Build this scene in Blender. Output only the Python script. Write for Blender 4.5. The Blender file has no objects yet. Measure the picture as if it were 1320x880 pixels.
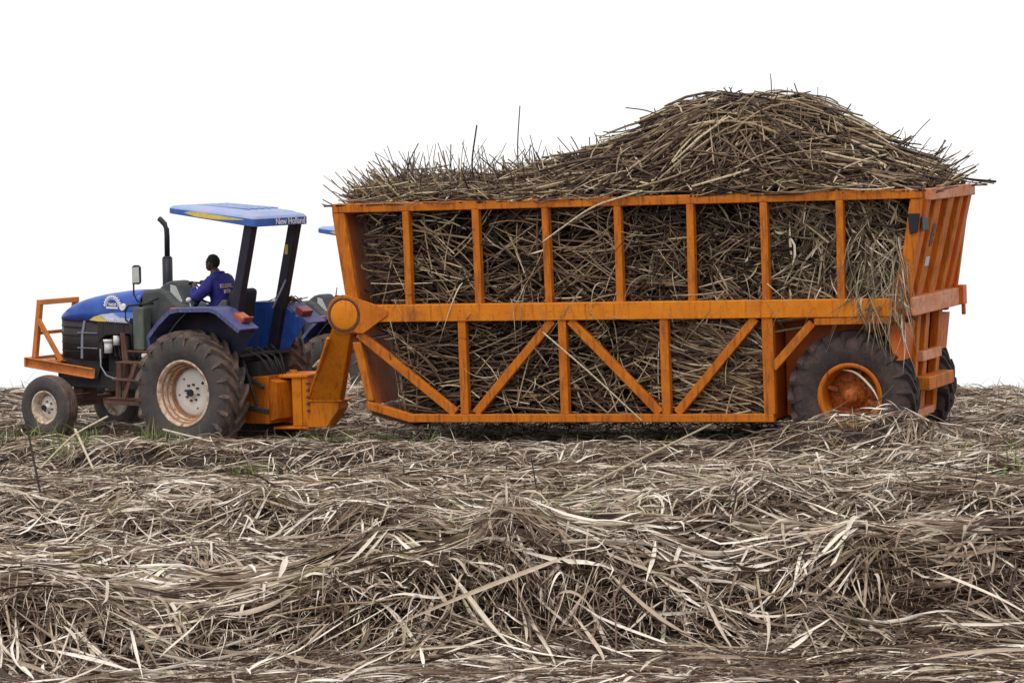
import bpy, bmesh, math, random
import numpy as np
from mathutils import Vector, Matrix

R = math.radians
rng = np.random.default_rng(7)
random.seed(7)
scene = bpy.context.scene
col = scene.collection

# ----------------------------------------------------------------------------
#  materials
# ----------------------------------------------------------------------------
def new_mat(name):
    m = bpy.data.materials.new(name)
    m.use_nodes = True
    nt = m.node_tree
    b = nt.nodes['Principled BSDF']
    return m, nt, b


def noise(nt, scale, detail=5, rough=.6, vec=None, stretch=None):
    n = nt.nodes.new('ShaderNodeTexNoise')
    n.inputs['Scale'].default_value = scale
    n.inputs['Detail'].default_value = detail
    n.inputs['Roughness'].default_value = rough
    tc = nt.nodes.new('ShaderNodeTexCoord')
    out = tc.outputs['Object']
    if stretch:
        mp = nt.nodes.new('ShaderNodeMapping')
        mp.inputs['Scale'].default_value = stretch
        nt.links.new(out, mp.inputs['Vector'])
        out = mp.outputs['Vector']
    nt.links.new(out, n.inputs['Vector'])
    return n.outputs['Fac']


def ramp(nt, fac, stops):
    r = nt.nodes.new('ShaderNodeValToRGB')
    cr = r.color_ramp
    while len(cr.elements) < len(stops):
        cr.elements.new(.5)
    for e, (p, c) in zip(cr.elements, stops):
        e.position = p
        e.color = (*c, 1) if len(c) == 3 else c
    nt.links.new(fac, r.inputs['Fac'])
    return r.outputs['Color']


def mix(nt, fac, a, b):
    m = nt.nodes.new('ShaderNodeMix')
    m.data_type = 'RGBA'
    for s, v in ((m.inputs[0], fac), (m.inputs[6], a), (m.inputs[7], b)):
        if hasattr(v, 'links'):
            nt.links.new(v, s)
        else:
            s.default_value = v if not isinstance(v, tuple) else (*v, 1)
    return m.outputs[2]


def grey(v):
    return (v, v, v)


def worn(name, base, wear, rough=.5, amount=.55, scale=3, streak=True, second=None, metallic=0.0, bump=.15, spots=None):
    """painted or bare surface with fading, stains and chips"""
    m, nt, b = new_mat(name)
    n1 = noise(nt, scale, 8, .65)
    n2 = noise(nt, scale * 2.2, 8, .7, stretch=(3, 3, .35) if streak else None)
    n3 = noise(nt, scale * 9, 4, .6)
    sec = second or tuple(min(1, c * 1.25 + .01) for c in base)
    c = mix(nt, ramp(nt, n1, [(.35, grey(0)), (.7, grey(1))]), base, sec)
    f = ramp(nt, n2, [(amount, grey(0)), (amount + .2, grey(.85))])
    c = mix(nt, f, c, wear)
    sp = spots or tuple(w * .5 for w in wear)
    f2 = ramp(nt, n3, [(.62, grey(0)), (.72, grey(.8))])
    c = mix(nt, f2, c, sp)
    if 'orange' in name or 'bumper' in name:
        n4 = noise(nt, 1.1, 9, .75)
        n5 = noise(nt, 20, 5, .7, stretch=(1, 1, .22))
        f4 = ramp(nt, n4, [(.56, grey(0)), (.64, grey(.55))])
        c = mix(nt, f4, c, (.20, .055, .018))
        f5 = ramp(nt, n5, [(.66, grey(0)), (.74, grey(.7))])
        c = mix(nt, f5, c, (.10, .035, .018))
    nt.links.new(c, b.inputs['Base Color'])
    rr = ramp(nt, n2, [(.3, grey(rough * .8)), (.8, grey(min(1, rough * 1.4)))])
    nt.links.new(rr, b.inputs['Roughness'])
    b.inputs['Metallic'].default_value = metallic
    b.inputs['Specular IOR Level'].default_value = .28
    if bump:
        bp = nt.nodes.new('ShaderNodeBump')
        bp.inputs['Strength'].default_value = bump
        bp.inputs['Distance'].default_value = .01
        nt.links.new(n3, bp.inputs['Height'])
        nt.links.new(bp.outputs['Normal'], b.inputs['Normal'])
    return m


M = {}
M['orange'] = worn('orange_paint', (.43, .105, .004), (.13, .034, .012), .6, .49, 3.2, second=(.60, .18, .006), spots=(.05, .02, .012))
M['orange_bright'] = worn('orange_bright_paint', (.56, .155, .004), (.22, .055, .015), .6, .52, 3, second=(.70, .23, .006), spots=(.09, .035, .015))
M['orange_red'] = worn('orange_red_paint', (.48, .095, .014), (.22, .05, .02), .5, .56, 2.5, second=(.60, .15, .02), spots=(.08, .03, .02))
M['orange_pale'] = worn('faded_orange_paint', (.58, .20, .05), (.38, .13, .09), .6, .48, 3, streak=False, second=(.62, .32, .22), spots=(.2, .07, .05))
M['bumper'] = worn('bumper_paint', (.50, .16, .03), (.17, .06, .03), .55, .55, 4)
M['blue'] = worn('blue_paint', (.016, .055, .29), (.12, .12, .20), .32, .54, 3.5, second=(.035, .105, .40), bump=.04, spots=(.10, .09, .11))
M['fender'] = worn('dusty_blue_paint', (.038, .045, .17), (.20, .16, .18), .5, .48, 4, second=(.085, .095, .25), bump=.05)
M['canopyside'] = worn('canopy_edge_paint', (.035, .11, .40), (.12, .17, .38), .4, .55, 3, second=(.07, .16, .46), bump=.04)
M['canopy'] = worn('faded_canopy_paint', (.20, .28, .50), (.40, .36, .42), .45, .46, 1.6, streak=False, second=(.30, .38, .58), bump=.04, spots=(.30, .30, .36))
M['fenderin'] = worn('wheel_arch_dark', (.014, .014, .035), (.05, .035, .035), .7, .5, 5)  # near-black finish for the wheel side of the fenders
M['dark'] = worn('black_paint', (.014, .014, .020), (.045, .034, .035), .5, .55, 5)
M['post'] = worn('post_paint', (.012, .011, .022), (.028, .022, .034), .45, .55, 5)
M['grille'] = worn('grille_plastic', (.02, .016, .018), (.07, .045, .035), .6, .5, 6)
M['engine'] = worn('greasy_iron', (.02, .018, .02), (.07, .05, .04), .65, .5, 9)
M['console'] = worn('grey_plastic', (.055, .06, .062), (.12, .11, .10), .6, .52, 4, streak=False)
M['panelgrey'] = worn('green_grey_panel', (.085, .10, .085), (.17, .16, .13), .5, .5, 5)
M['rust'] = worn('rusty_steel', (.085, .038, .026), (.19, .10, .07), .8, .5, 8)
M['white'] = worn('white_wheel_paint', (.66, .62, .56), (.36, .24, .16), .55, .62, 4, streak=False, second=(.74, .71, .66))
M['rimrust'] = worn('rusted_rim_paint', (.54, .44, .34), (.22, .075, .03), .7, .44, 6, streak=False)
M['mirror'] = worn('mirror_face', (.42, .45, .42), (.30, .32, .28), .25, .6, 6)
M['chrome'] = worn('pale_trim', (.20, .21, .25), (.10, .10, .11), .4, .6, 6)
M['seat'] = worn('seat_cover', (.10, .10, .09), (.05, .05, .05), .8, .5, 6)
M['seatback'] = worn('seat_back', (.018, .018, .024), (.04, .04, .045), .7, .5, 6)
M['amber'] = worn('amber_lens', (.36, .08, .025), (.5, .12, .04), .3, .6, 8)
M['red'] = worn('red_lens', (.24, .04, .025), (.25, .05, .03), .3, .6, 8)
M['filter'] = worn('white_filter', (.6, .58, .58), (.3, .28, .27), .5, .6, 9)
M['decalwhite'] = worn('white_lettering', (.72, .70, .68), (.5, .45, .4), .5, .62, 40, streak=False, bump=0)
M['decalpale'] = worn('pale_blue_decal', (.46, .52, .68), (.35, .4, .6), .45, .6, 10, streak=False, bump=0)
M['decalyellow'] = worn('yellow_decal', (.60, .46, .10), (.45, .40, .2), .45, .6, 10, streak=False, bump=0)
M['decalblue'] = worn('blue_decal', (.10, .21, .60), (.2, .3, .6), .4, .6, 10, streak=False, bump=0)
M['hair'] = worn('black_hair', (.008, .007, .008), (.015, .013, .013), .9, .5, 30, streak=False)
M['skin'] = worn('dark_skin', (.075, .038, .028), (.11, .055, .042), .5, .5, 12, streak=False, bump=.02)
M['cloth'] = worn('blue_coverall_cloth', (.022, .020, .155), (.014, .012, .09), .9, .5, 9, streak=False, second=(.040, .038, .24), bump=.3)
M['lettergold'] = worn('worn_yellow_lettering', (.32, .25, .24), (.10, .08, .18), .8, .5, 60, streak=False, bump=0)
M['marking'] = worn('dark_stencil', (.12, .07, .08), (.35, .13, .05), .8, .5, 20, streak=False, bump=0)
M['plate'] = worn('pale_plate', (.50, .48, .46), (.35, .25, .2), .6, .55, 20, bump=0)

# tyre rubber, caked with reddish field dust
def tyre_mat(name, clean, dust, lo, hi):
    m, nt, b = new_mat(name)
    n = noise(nt, 5, 8, .65)
    n2 = noise(nt, 26, 6, .7)
    c = mix(nt, ramp(nt, n, [(lo, grey(0)), (hi, grey(1))]), clean, dust)
    c = mix(nt, ramp(nt, n2, [(.5, grey(0)), (.75, grey(.5))]), c, tuple(d * 1.35 for d in dust))
    nt.links.new(c, b.inputs['Base Color'])
    b.inputs['Roughness'].default_value = .85
    bp = nt.nodes.new('ShaderNodeBump')
    bp.inputs['Strength'].default_value = .3
    bp.inputs['Distance'].default_value = .01
    nt.links.new(n2, bp.inputs['Height'])
    nt.links.new(bp.outputs['Normal'], b.inputs['Normal'])
    return m


M['tyre'] = tyre_mat('dusty_tyre_rubber', (.040, .030, .028), (.18, .115, .085), .38, .70)
M['tyre_side'] = tyre_mat('tyre_sidewall', (.046, .040, .040), (.095, .070, .058), .44, .8)
M['tyre_trailer'] = tyre_mat('trailer_tyre_rubber', (.028, .021, .021), (.10, .056, .042), .44, .74)


def straw_mat(name, stops, bands=False, transl=.0):
    """colour follows the tone each leaf or cane was given, with streaks along it"""
    m, nt, b = new_mat(name)
    at = nt.nodes.new('ShaderNodeAttribute')
    at.attribute_name = 'tone'
    sx = nt.nodes.new('ShaderNodeSeparateColor')
    nt.links.new(at.outputs['Color'], sx.inputs['Color'])
    n = noise(nt, 18, 4, .6)
    ad = nt.nodes.new('ShaderNodeMath')
    ad.operation = 'MULTIPLY_ADD'
    nt.links.new(n, ad.inputs[0])
    ad.inputs[1].default_value = .30
    nt.links.new(sx.outputs[0], ad.inputs[2])
    sb = nt.nodes.new('ShaderNodeMath')
    sb.operation = 'SUBTRACT'
    nt.links.new(ad.outputs[0], sb.inputs[0])
    sb.inputs[1].default_value = .17
    c = ramp(nt, sb.outputs[0], stops)
    # some stay a little green
    ng = noise(nt, 2.6, 2, .5)
    mg = nt.nodes.new('ShaderNodeMix'); mg.data_type = 'RGBA'; mg.blend_type = 'MULTIPLY'
    nt.links.new(ramp(nt, ng, [(.56, grey(0)), (.68, grey(.42))]), mg.inputs[0])
    nt.links.new(c, mg.inputs[6]); mg.inputs[7].default_value = (.84, .93, .62, 1)
    c = mg.outputs[2]
    if bands:
        # joints of the cane: a thin dark ring every 14 cm or so
        mm = nt.nodes.new('ShaderNodeMath')
        mm.operation = 'FRACT'
        nt.links.new(sx.outputs[1], mm.inputs[0])
        bf = ramp(nt, mm.outputs[0], [(0, grey(.75)), (.07, grey(.0)), (.93, grey(.0)), (1, grey(.6))])
        c = mix(nt, bf, c, (.07, .045, .035))
    nt.links.new(c, b.inputs['Base Color'])
    b.inputs['Roughness'].default_value = .62
    b.inputs['Specular IOR Level'].default_value = .3
    return m


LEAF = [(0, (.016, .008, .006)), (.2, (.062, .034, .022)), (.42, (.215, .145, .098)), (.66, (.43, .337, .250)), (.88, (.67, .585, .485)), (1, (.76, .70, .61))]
LOADLEAF = [(0, (.010, .006, .005)), (.3, (.065, .042, .026)), (.6, (.22, .165, .105)), (.85, (.44, .36, .25)), (1, (.62, .54, .42))]
CANE = [(0, (.010, .005, .005)), (.3, (.055, .030, .022)), (.58, (.17, .105, .064)), (.8, (.35, .255, .15)), (1, (.58, .48, .32))]
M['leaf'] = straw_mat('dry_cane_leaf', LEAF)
M['loadleaf'] = straw_mat('dry_load_leaf', LOADLEAF)
M['cane'] = straw_mat('cut_cane', CANE, bands=True)
M['pale_cane'] = straw_mat('pale_cane', [(0, (.20, .15, .09)), (1, (.62, .54, .38))], bands=True)
M['green'] = straw_mat('green_blade', [(0, (.05, .075, .02)), (.5, (.13, .17, .045)), (1, (.30, .34, .12))])


def soil_mat():
    m, nt, b = new_mat('field_soil')
    n = noise(nt, 1.3, 10, .7)
    n2 = noise(nt, 14, 8, .7)
    c = mix(nt, ramp(nt, n, [(.35, grey(0)), (.65, grey(1))]), (.10, .055, .042), (.17, .09, .065))
    c = mix(nt, ramp(nt, n2, [(.5, grey(0)), (.7, grey(.8))]), c, (.23, .16, .12))
    nt.links.new(c, b.inputs['Base Color'])
    b.inputs['Roughness'].default_value = .95
    bp = nt.nodes.new('ShaderNodeBump')
    bp.inputs['Strength'].default_value = .8
    bp.inputs['Distance'].default_value = .04
    nt.links.new(n2, bp.inputs['Height'])
    nt.links.new(bp.outputs['Normal'], b.inputs['Normal'])
    return m


M['soil'] = soil_mat()
M['litter_core'] = worn('dark_litter_core', (.030, .020, .016), (.07, .046, .034), .95, .5, 12, streak=False, bump=1)  # near-black: the shade in gaps between leaves is painted into it
M['packed'] = worn('dark_cane_core', (.012, .008, .006), (.03, .02, .015), .95, .5, 14, streak=False, bump=1)  # near-black colour paints the shade seen between the canes

# ----------------------------------------------------------------------------
#  object helpers
# ----------------------------------------------------------------------------
def tag(o, label=None, cat=None, group=None, kind=None):
    if label: o['label'] = label
    if cat: o['category'] = cat
    if group: o['group'] = group
    if kind: o['kind'] = kind
    return o


def empty(name, mw=None, parent=None, loc=None):
    o = bpy.data.objects.new(name, None)
    o.empty_display_size = .2
    col.objects.link(o)
    if parent: o.parent = parent
    if mw is not None: o.matrix_world = mw
    if loc is not None: o.location = loc
    return o


class MB:
    """collects shapes and links them as one mesh object"""
    def __init__(s):
        s.bm = bmesh.new()

    def box(s, x0, x1, y0, y1, z0, z1, mi=0):
        v = [s.bm.verts.new((x, y, z)) for x in (x0, x1) for y in (y0, y1) for z in (z0, z1)]
        for q in ((0, 1, 3, 2), (4, 6, 7, 5), (0, 4, 5, 1), (2, 3, 7, 6), (0, 2, 6, 4), (1, 5, 7, 3)):
            s.bm.faces.new([v[i] for i in q]).material_index = mi
        return s

    def bar(s, a, b, w, h, up=(0, 0, 1), mi=0):
        """rectangular bar from a to b; w is its width across, h along 'up'"""
        a = Vector(a); b = Vector(b)
        d = (b - a).normalized()
        up = Vector(up)
        side = d.cross(up)
        if side.length < 1e-4:
            side = d.cross(Vector((1, 0, 0)))
        side.normalize()
        u = side.cross(d).normalized()
        v = []
        for p in (a, b):
            for i, j in ((-1, -1), (1, -1), (1, 1), (-1, 1)):
                v.append(s.bm.verts.new(p + side * (i * w / 2) + u * (j * h / 2)))
        for q in ((3, 2, 1, 0), (4, 5, 6, 7), (0, 1, 5, 4), (1, 2, 6, 5), (2, 3, 7, 6), (3, 0, 4, 7)):
            s.bm.faces.new([v[i] for i in q]).material_index = mi
        return s

    def prism(s, pts, y0, y1, mi=0, shear=None):
        """polygon in x,z pushed from y0 to y1; shear adds (dx,dz) at y1"""
        dx, dz = shear or (0, 0)
        a = [s.bm.verts.new((x, y0, z)) for x, z in pts]
        b = [s.bm.verts.new((x + dx, y1, z + dz)) for x, z in pts]
        n = len(pts)
        s.bm.faces.new(a).material_index = mi
        s.bm.faces.new(b[::-1]).material_index = mi
        for i in range(n):
            s.bm.faces.new((a[i], b[i], b[(i + 1) % n], a[(i + 1) % n])).material_index = mi
        return s

    def strip(s, pts, y0, y1, t, mi=0):
        """bent sheet: polyline in x,z with thickness t, from y0 to y1"""
        n = len(pts)
        nor = []
        for i in range(n):
            p = Vector((pts[max(i - 1, 0)][0], pts[max(i - 1, 0)][1]))
            q = Vector((pts[min(i + 1, n - 1)][0], pts[min(i + 1, n - 1)][1]))
            d = (q - p).normalized()
            nor.append(Vector((-d.y, d.x)))
        outer = [(x + nn.x * t / 2, z + nn.y * t / 2) for (x, z), nn in zip(pts, nor)]
        inner = [(x - nn.x * t / 2, z - nn.y * t / 2) for (x, z), nn in zip(pts, nor)]
        for i in range(n - 1):
            s.prism([outer[i], outer[i + 1], inner[i + 1], inner[i]], y0, y1, mi)
        return s

    def tube(s, pts, r, n=10, mi=0, cap=True, smooth=True):
        pts = [Vector(p) for p in pts]
        rs = r if isinstance(r, (list, tuple)) else [r] * len(pts)
        rings = []
        ref = Vector((.31, .22, .92))
        for i, p in enumerate(pts):
            d = (pts[min(i + 1, len(pts) - 1)] - pts[max(i - 1, 0)]).normalized()
            a = d.cross(ref).normalized()
            b = d.cross(a).normalized()
            rings.append([s.bm.verts.new(p + (a * math.cos(t) + b * math.sin(t)) * rs[i]) for t in [2 * math.pi * k / n for k in range(n)]])
        for i in range(len(pts) - 1):
            for k in range(n):
                f = s.bm.faces.new((rings[i][k], rings[i][(k + 1) % n], rings[i + 1][(k + 1) % n], rings[i + 1][k]))
                f.material_index = mi
                f.smooth = smooth
        if cap:
            s.bm.faces.new(rings[0]).material_index = mi
            s.bm.faces.new(rings[-1][::-1]).material_index = mi
        return s

    def lathe(s, prof, n=48, c=(0, 0, 0), mi=None, closed=False, smooth=True):
        """profile of (radius, y[, material]) turned about the y axis through c"""
        rings = []
        for p in prof:
            rings.append([s.bm.verts.new((c[0] + p[0] * math.cos(t), c[1] + p[1], c[2] + p[0] * math.sin(t))) for t in [2 * math.pi * k / n for k in range(n)]])
        m = len(prof)
        for i in range(m if closed else m - 1):
            j = (i + 1) % m
            for k in range(n):
                f = s.bm.faces.new((rings[i][k], rings[j][k], rings[j][(k + 1) % n], rings[i][(k + 1) % n]))
                f.smooth = smooth
                f.material_index = prof[i][2] if len(prof[i]) > 2 else (mi or 0)
        return s

    def ellipsoid(s, c, r, seg=20, rings=14, mi=0):
        mtx = Matrix.Translation(c) @ Matrix.Diagonal((*r, 1))
        res = bmesh.ops.create_uvsphere(s.bm, u_segments=seg, v_segments=rings, radius=1, matrix=mtx)
        for v in res['verts']:
            for f in v.link_faces:
                f.smooth = True
                f.material_index = mi
        return s

    def build(s, name, mats, parent=None, bevel=0, loc=None, smooth=False):
        bmesh.ops.recalc_face_normals(s.bm, faces=s.bm.faces)
        me = bpy.data.meshes.new(name)
        s.bm.to_mesh(me)
        s.bm.free()
        if smooth:
            me.polygons.foreach_set('use_smooth', [True] * len(me.polygons))
        for m in (mats if isinstance(mats, (list, tuple)) else [mats]):
            me.materials.append(m)
        o = bpy.data.objects.new(name, me)
        col.objects.link(o)
        if parent: o.parent = parent
        if loc is not None: o.location = loc
        if bevel:
            b = o.modifiers.new('edge', 'BEVEL')
            b.width = bevel
            b.segments = 2
            b.limit_method = 'ANGLE'
            b.angle_limit = R(40)
        return o


def lettering(name, text, size, mat, parent, mw, bold=.0, extrude=.001, shear=0):
    """mw: local matrix; the text lies in its xy plane"""
    cu = bpy.data.curves.new(name, 'FONT')
    cu.body = text
    cu.size = size
    cu.align_x = 'CENTER'
    cu.align_y = 'CENTER'
    cu.extrude = extrude
    cu.offset = bold
    cu.shear = shear
    tmp = bpy.data.objects.new(name, cu)
    col.objects.link(tmp)
    dg = bpy.context.evaluated_depsgraph_get()
    me = bpy.data.meshes.new_from_object(tmp.evaluated_get(dg))
    bpy.data.objects.remove(tmp)
    me.materials.clear()
    me.materials.append(mat)
    o = bpy.data.objects.new(name, me)
    col.objects.link(o)
    o.parent = parent
    o.matrix_local = mw
    return o


def basis(xa, ya, o):
    """matrix whose local x,y run along xa,ya at origin o"""
    x = Vector(xa).normalized()
    y = Vector(ya).normalized()
    z = x.cross(y).normalized()
    y = z.cross(x)
    return Matrix(((x.x, y.x, z.x, o[0]), (x.y, y.y, z.y, o[1]), (x.z, y.z, z.z, o[2]), (0, 0, 0, 1)))


def copy_tree(o, parent=None, skip=()):
    c = o.copy()
    col.objects.link(c)
    if parent is not None:
        c.parent = parent
    for ch in list(o.children):
        if ch.name.split('.')[0] not in skip:
            copy_tree(ch, c, skip)
    return c


# ----------------------------------------------------------------------------
#  ground: camera stands at the origin height, the field climbs to a crest
# ----------------------------------------------------------------------------
def soil_z(x, y):
    x = np.asarray(x, float); y = np.asarray(y, float)
    yy = np.clip(y, 22, 52)
    z = -4.37 + .032 * np.clip(x, -14, 14) + .065 * yy
    t = np.clip(y - 52, 0, None)
    roll = np.where(t < 5, .065 * t - .016 * t * t, .325 - .4 - .095 * (t - 5))
    # the field falls away to the right past the crest
    k = np.clip((y - 43.8) / 8, 0, 1)
    z = z + k * (-.048 * np.clip(x, 0, 14) - .016 * np.clip(x, -14, 0))
    far = np.clip(y - 66, 0, None)
    roll = roll + far * .060
    return z + roll


def _hash(i, j, s):
    h = np.sin(i * 127.1 + j * 311.7 + s * 74.7) * 43758.5453
    return h - np.floor(h)


def vnoise(x, y, s=0):
    i = np.floor(x); j = np.floor(y)
    fx = x - i; fy = y - j
    fx = fx * fx * (3 - 2 * fx); fy = fy * fy * (3 - 2 * fy)
    a = _hash(i, j, s); b = _hash(i + 1, j, s); c = _hash(i, j + 1, s); d = _hash(i + 1, j + 1, s)
    return (a + (b - a) * fx) * (1 - fy) + (c + (d - c) * fx) * fy


# windrows of raked leaves: distance, height, toe towards the camera, tail behind, wobble, seed
RIDGES = [(27.65, .88, .55, 2.4, .26, 3), (31.3, .22, .45, 1.3, .5, 5), (34.4, .38, .55, 1.8, .6, 11), (38.0, .22, .6, 1.6, .7, 17), (41.3, .24, .5, 1.0, .4, 23)]


def ridge_h(x, y):
    h = np.zeros(np.broadcast(x, y).shape)
    for (y0, a, f, bk, wb, s) in RIDGES:
        yc = y0 + wb * (vnoise(x * .23, x * 0 + 3.3, s) - .5) * 2 + .18 * (vnoise(x * .9, x * 0, s + 1) - .5) * 2
        if y0 > 40:
            yc = yc - .30 * x
        d = y - yc
        amp = a * (.55 + .75 * vnoise(x * .38 + 5, x * 0 + 1.7, s + 2))
        if y0 < 29:
            amp = amp * np.clip(.80 + .06 * x, .45, 1.05)
        w = np.where(d < 0, f, bk)
        h = np.maximum(h, amp * np.exp(-np.abs(d / w) ** 2.4))
    # heap raked against the trailer wheel
    d2 = ((x - 4.5) / 1.9) ** 2 + ((y - 40.4) / .6) ** 2
    h = np.maximum(h, .47 * np.exp(-d2 ** 1.2))
    d3 = ((x - 7.6) / 1.6) ** 2 + ((y - 43.0) / 1.5) ** 2
    h = np.maximum(h, .32 * np.exp(-d3))
    d4 = ((x + 6.4) / 1.1) ** 2 + ((y - 38.6) / .8) ** 2
    h = np.maximum(h, .30 * np.exp(-d4))
    return h


def straw_z(x, y):
    x = np.asarray(x, float); y = np.asarray(y, float)
    b = .10 + .05 * (vnoise(x * .7, y * .7, 31)) + .12 * (vnoise(x * 1.9, y * 2.3, 37) - .5) + .11 * (vnoise(x * 4.1, y * 4.6, 41) - .5)
    b = b + np.clip((y - 46) / 6, 0, 1) * .12 * vnoise(x * .5, y * .5, 43)
    bare = np.clip((26.9 - y) / .5, 0, 1)
    b = b * (1 - .8 * bare)
    h = ridge_h(x, y)
    lump = 1 + .30 * (vnoise(x * 1.1, y * 1.5, 51) - .5) * 2 + .22 * (vnoise(x * 2.7, y * 3.3, 52) - .5) * 2
    return soil_z(x, y) + b + h * lump


def grid_mesh(name, xs, ys, zf, mats):
    X, Y = np.meshgrid(xs, ys)
    Z = zf(X, Y)
    co = np.stack([X, Y, Z], -1).reshape(-1, 3)
    nx, ny = len(xs), len(ys)
    i = np.arange(nx - 1)[None, :] + np.arange(ny - 1)[:, None] * nx
    q = np.stack([i, i + 1, i + 1 + nx, i + nx], -1).reshape(-1, 4)
    return raw_mesh(name, co, q, mats, smooth=True)


def raw_mesh(name, co, quads, mats, tone=None, smooth=True, mi=None):
    me = bpy.data.meshes.new(name)
    nv, nf = len(co), len(quads)
    me.vertices.add(nv)
    me.vertices.foreach_set('co', co.astype(np.float32).ravel())
    me.loops.add(nf * 4)
    me.loops.foreach_set('vertex_index', quads.astype(np.int32).ravel())
    me.polygons.add(nf)
    me.polygons.foreach_set('loop_start', np.arange(nf, dtype=np.int32) * 4)
    me.polygons.foreach_set('loop_total', np.full(nf, 4, dtype=np.int32))
    if mi is not None:
        me.polygons.foreach_set('material_index', mi.astype(np.int32))
    me.polygons.foreach_set('use_smooth', np.full(nf, smooth))
    if tone is not None:
        a = me.color_attributes.new('tone', 'FLOAT_COLOR', 'POINT')
        c = np.ones((nv, 4), np.float32)
        c[:, 0] = tone[0]
        c[:, 1] = tone[1]
        a.data.foreach_set('color', c.ravel())
    for m in (mats if isinstance(mats, (list, tuple)) else [mats]):
        me.materials.append(m)
    me.update(calc_edges=True)
    me.validate()
    o = bpy.data.objects.new(name, me)
    col.objects.link(o)
    return o


def norm(v):
    return v / np.maximum(np.linalg.norm(v, axis=-1, keepdims=True), 1e-9)


def ribbons(P, up, hw, roll, twist, tone, fold=.35):
    """P (n,k,3) midlines -> folded leaf blades. returns co, quads, tone, along"""
    n, k, _ = P.shape
    T = norm(np.gradient(P, axis=1))
    S = norm(np.cross(T, up))
    N = np.cross(S, T)
    t = np.linspace(0, 1, k)[None, :]
    a = roll[:, None] + twist[:, None] * t
    S2 = S * np.cos(a)[..., None] + N * np.sin(a)[..., None]
    N2 = -S * np.sin(a)[..., None] + N * np.cos(a)[..., None]
    prof = np.minimum(1, np.minimum((t + .04) * 4, (1.0 - t) * 2.0 + .03))
    w = hw[:, None] * prof
    Lf = P + S2 * w[..., None] + N2 * (w * fold)[..., None]
    Rt = P - S2 * w[..., None] + N2 * (w * fold)[..., None]
    co = np.stack([Lf, P, Rt], 2).reshape(-1, 3)
    b = (np.arange(n) * k * 3)[:, None, None]
    j = (np.arange(k - 1) * 3)[None, :, None]
    s = np.arange(2)[None, None, :]
    i = b + j + s
    q = np.stack([i, i + 1, i + 4, i + 3], -1).reshape(-1, 4)
    tn = np.repeat(tone, k * 3)
    return co, q, tn, np.zeros_like(tn)


def tubes(P, r, tone, sides=5, taper=.75):
    n, k, _ = P.shape
    T = norm(np.gradient(P, axis=1))
    ref = norm(np.array([.13, .27, .95]) + 0 * T)
    A = norm(np.cross(T, ref))
    B = np.cross(T, A)
    th = 2 * np.pi * np.arange(sides) / sides
    rr = r[:, None] * np.linspace(1, taper, k)[None, :]
    ring = P[:, :, None, :] + rr[..., None, None] * (A[:, :, None, :] * np.cos(th)[None, None, :, None] + B[:, :, None, :] * np.sin(th)[None, None, :, None])
    co = ring.reshape(-1, 3)
    b = (np.arange(n) * k * sides)[:, None, None]
    j = (np.arange(k - 1) * sides)[None, :, None]
    s = np.arange(sides)[None, None, :]
    s1 = (np.arange(sides) + 1) % sides
    s1 = s1[None, None, :]
    q = np.stack([b + j + s, b + j + s1, b + j + s1 + sides, b + j + s + sides], -1).reshape(-1, 4)
    # caps (quads over a 4/5-gon: use first four and a sliver)
    caps = []
    for e in (0, (k - 1) * sides):
        c0 = (np.arange(n) * k * sides + e)[:, None]
        caps.append(c0 + np.array([[0, 1, 2, 3]]))
    q = np.concatenate([q] + caps)
    tn = np.repeat(tone, k * sides)
    seg = np.linalg.norm(np.diff(P, axis=1), axis=2)
    al = np.concatenate([np.zeros((n, 1)), np.cumsum(seg, 1)], 1) / .15 + tone[:, None] * 7
    al = np.repeat(al[:, :, None], sides, 2).ravel()
    return co, q, tn, al


def join_parts(parts):
    co, q, tn, al, mi = [], [], [], [], []
    off = 0
    for (c, qq, t, a), m in parts:
        co.append(c); q.append(qq + off); tn.append(t); al.append(a)
        mi.append(np.full(len(qq), m))
        off += len(c)
    return np.concatenate(co), np.concatenate(q), (np.concatenate(tn), np.concatenate(al)), np.concatenate(mi)


# soil sheet --------------------------------------------------------------
xs = np.concatenate([[-1500, -500, -150, -60, -30], np.arange(-16, 16.01, .25), [30, 60, 150, 500, 1500]])
ys = np.concatenate([[-300, -60, -10, 8, 16, 20], np.arange(22, 64, .25), [66, 70, 80, 110, 200, 500, 1500]])
g = grid_mesh('ground', xs, ys, lambda X, Y: soil_z(X, Y) + np.where((Y > 21) & (Y < 62), .05 * (vnoise(X * 2, Y * 2, 3) - .5), -.02), M['soil'])
tag(g, 'reddish brown soil of the sloping harvested field', 'ground', kind='structure')

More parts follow.
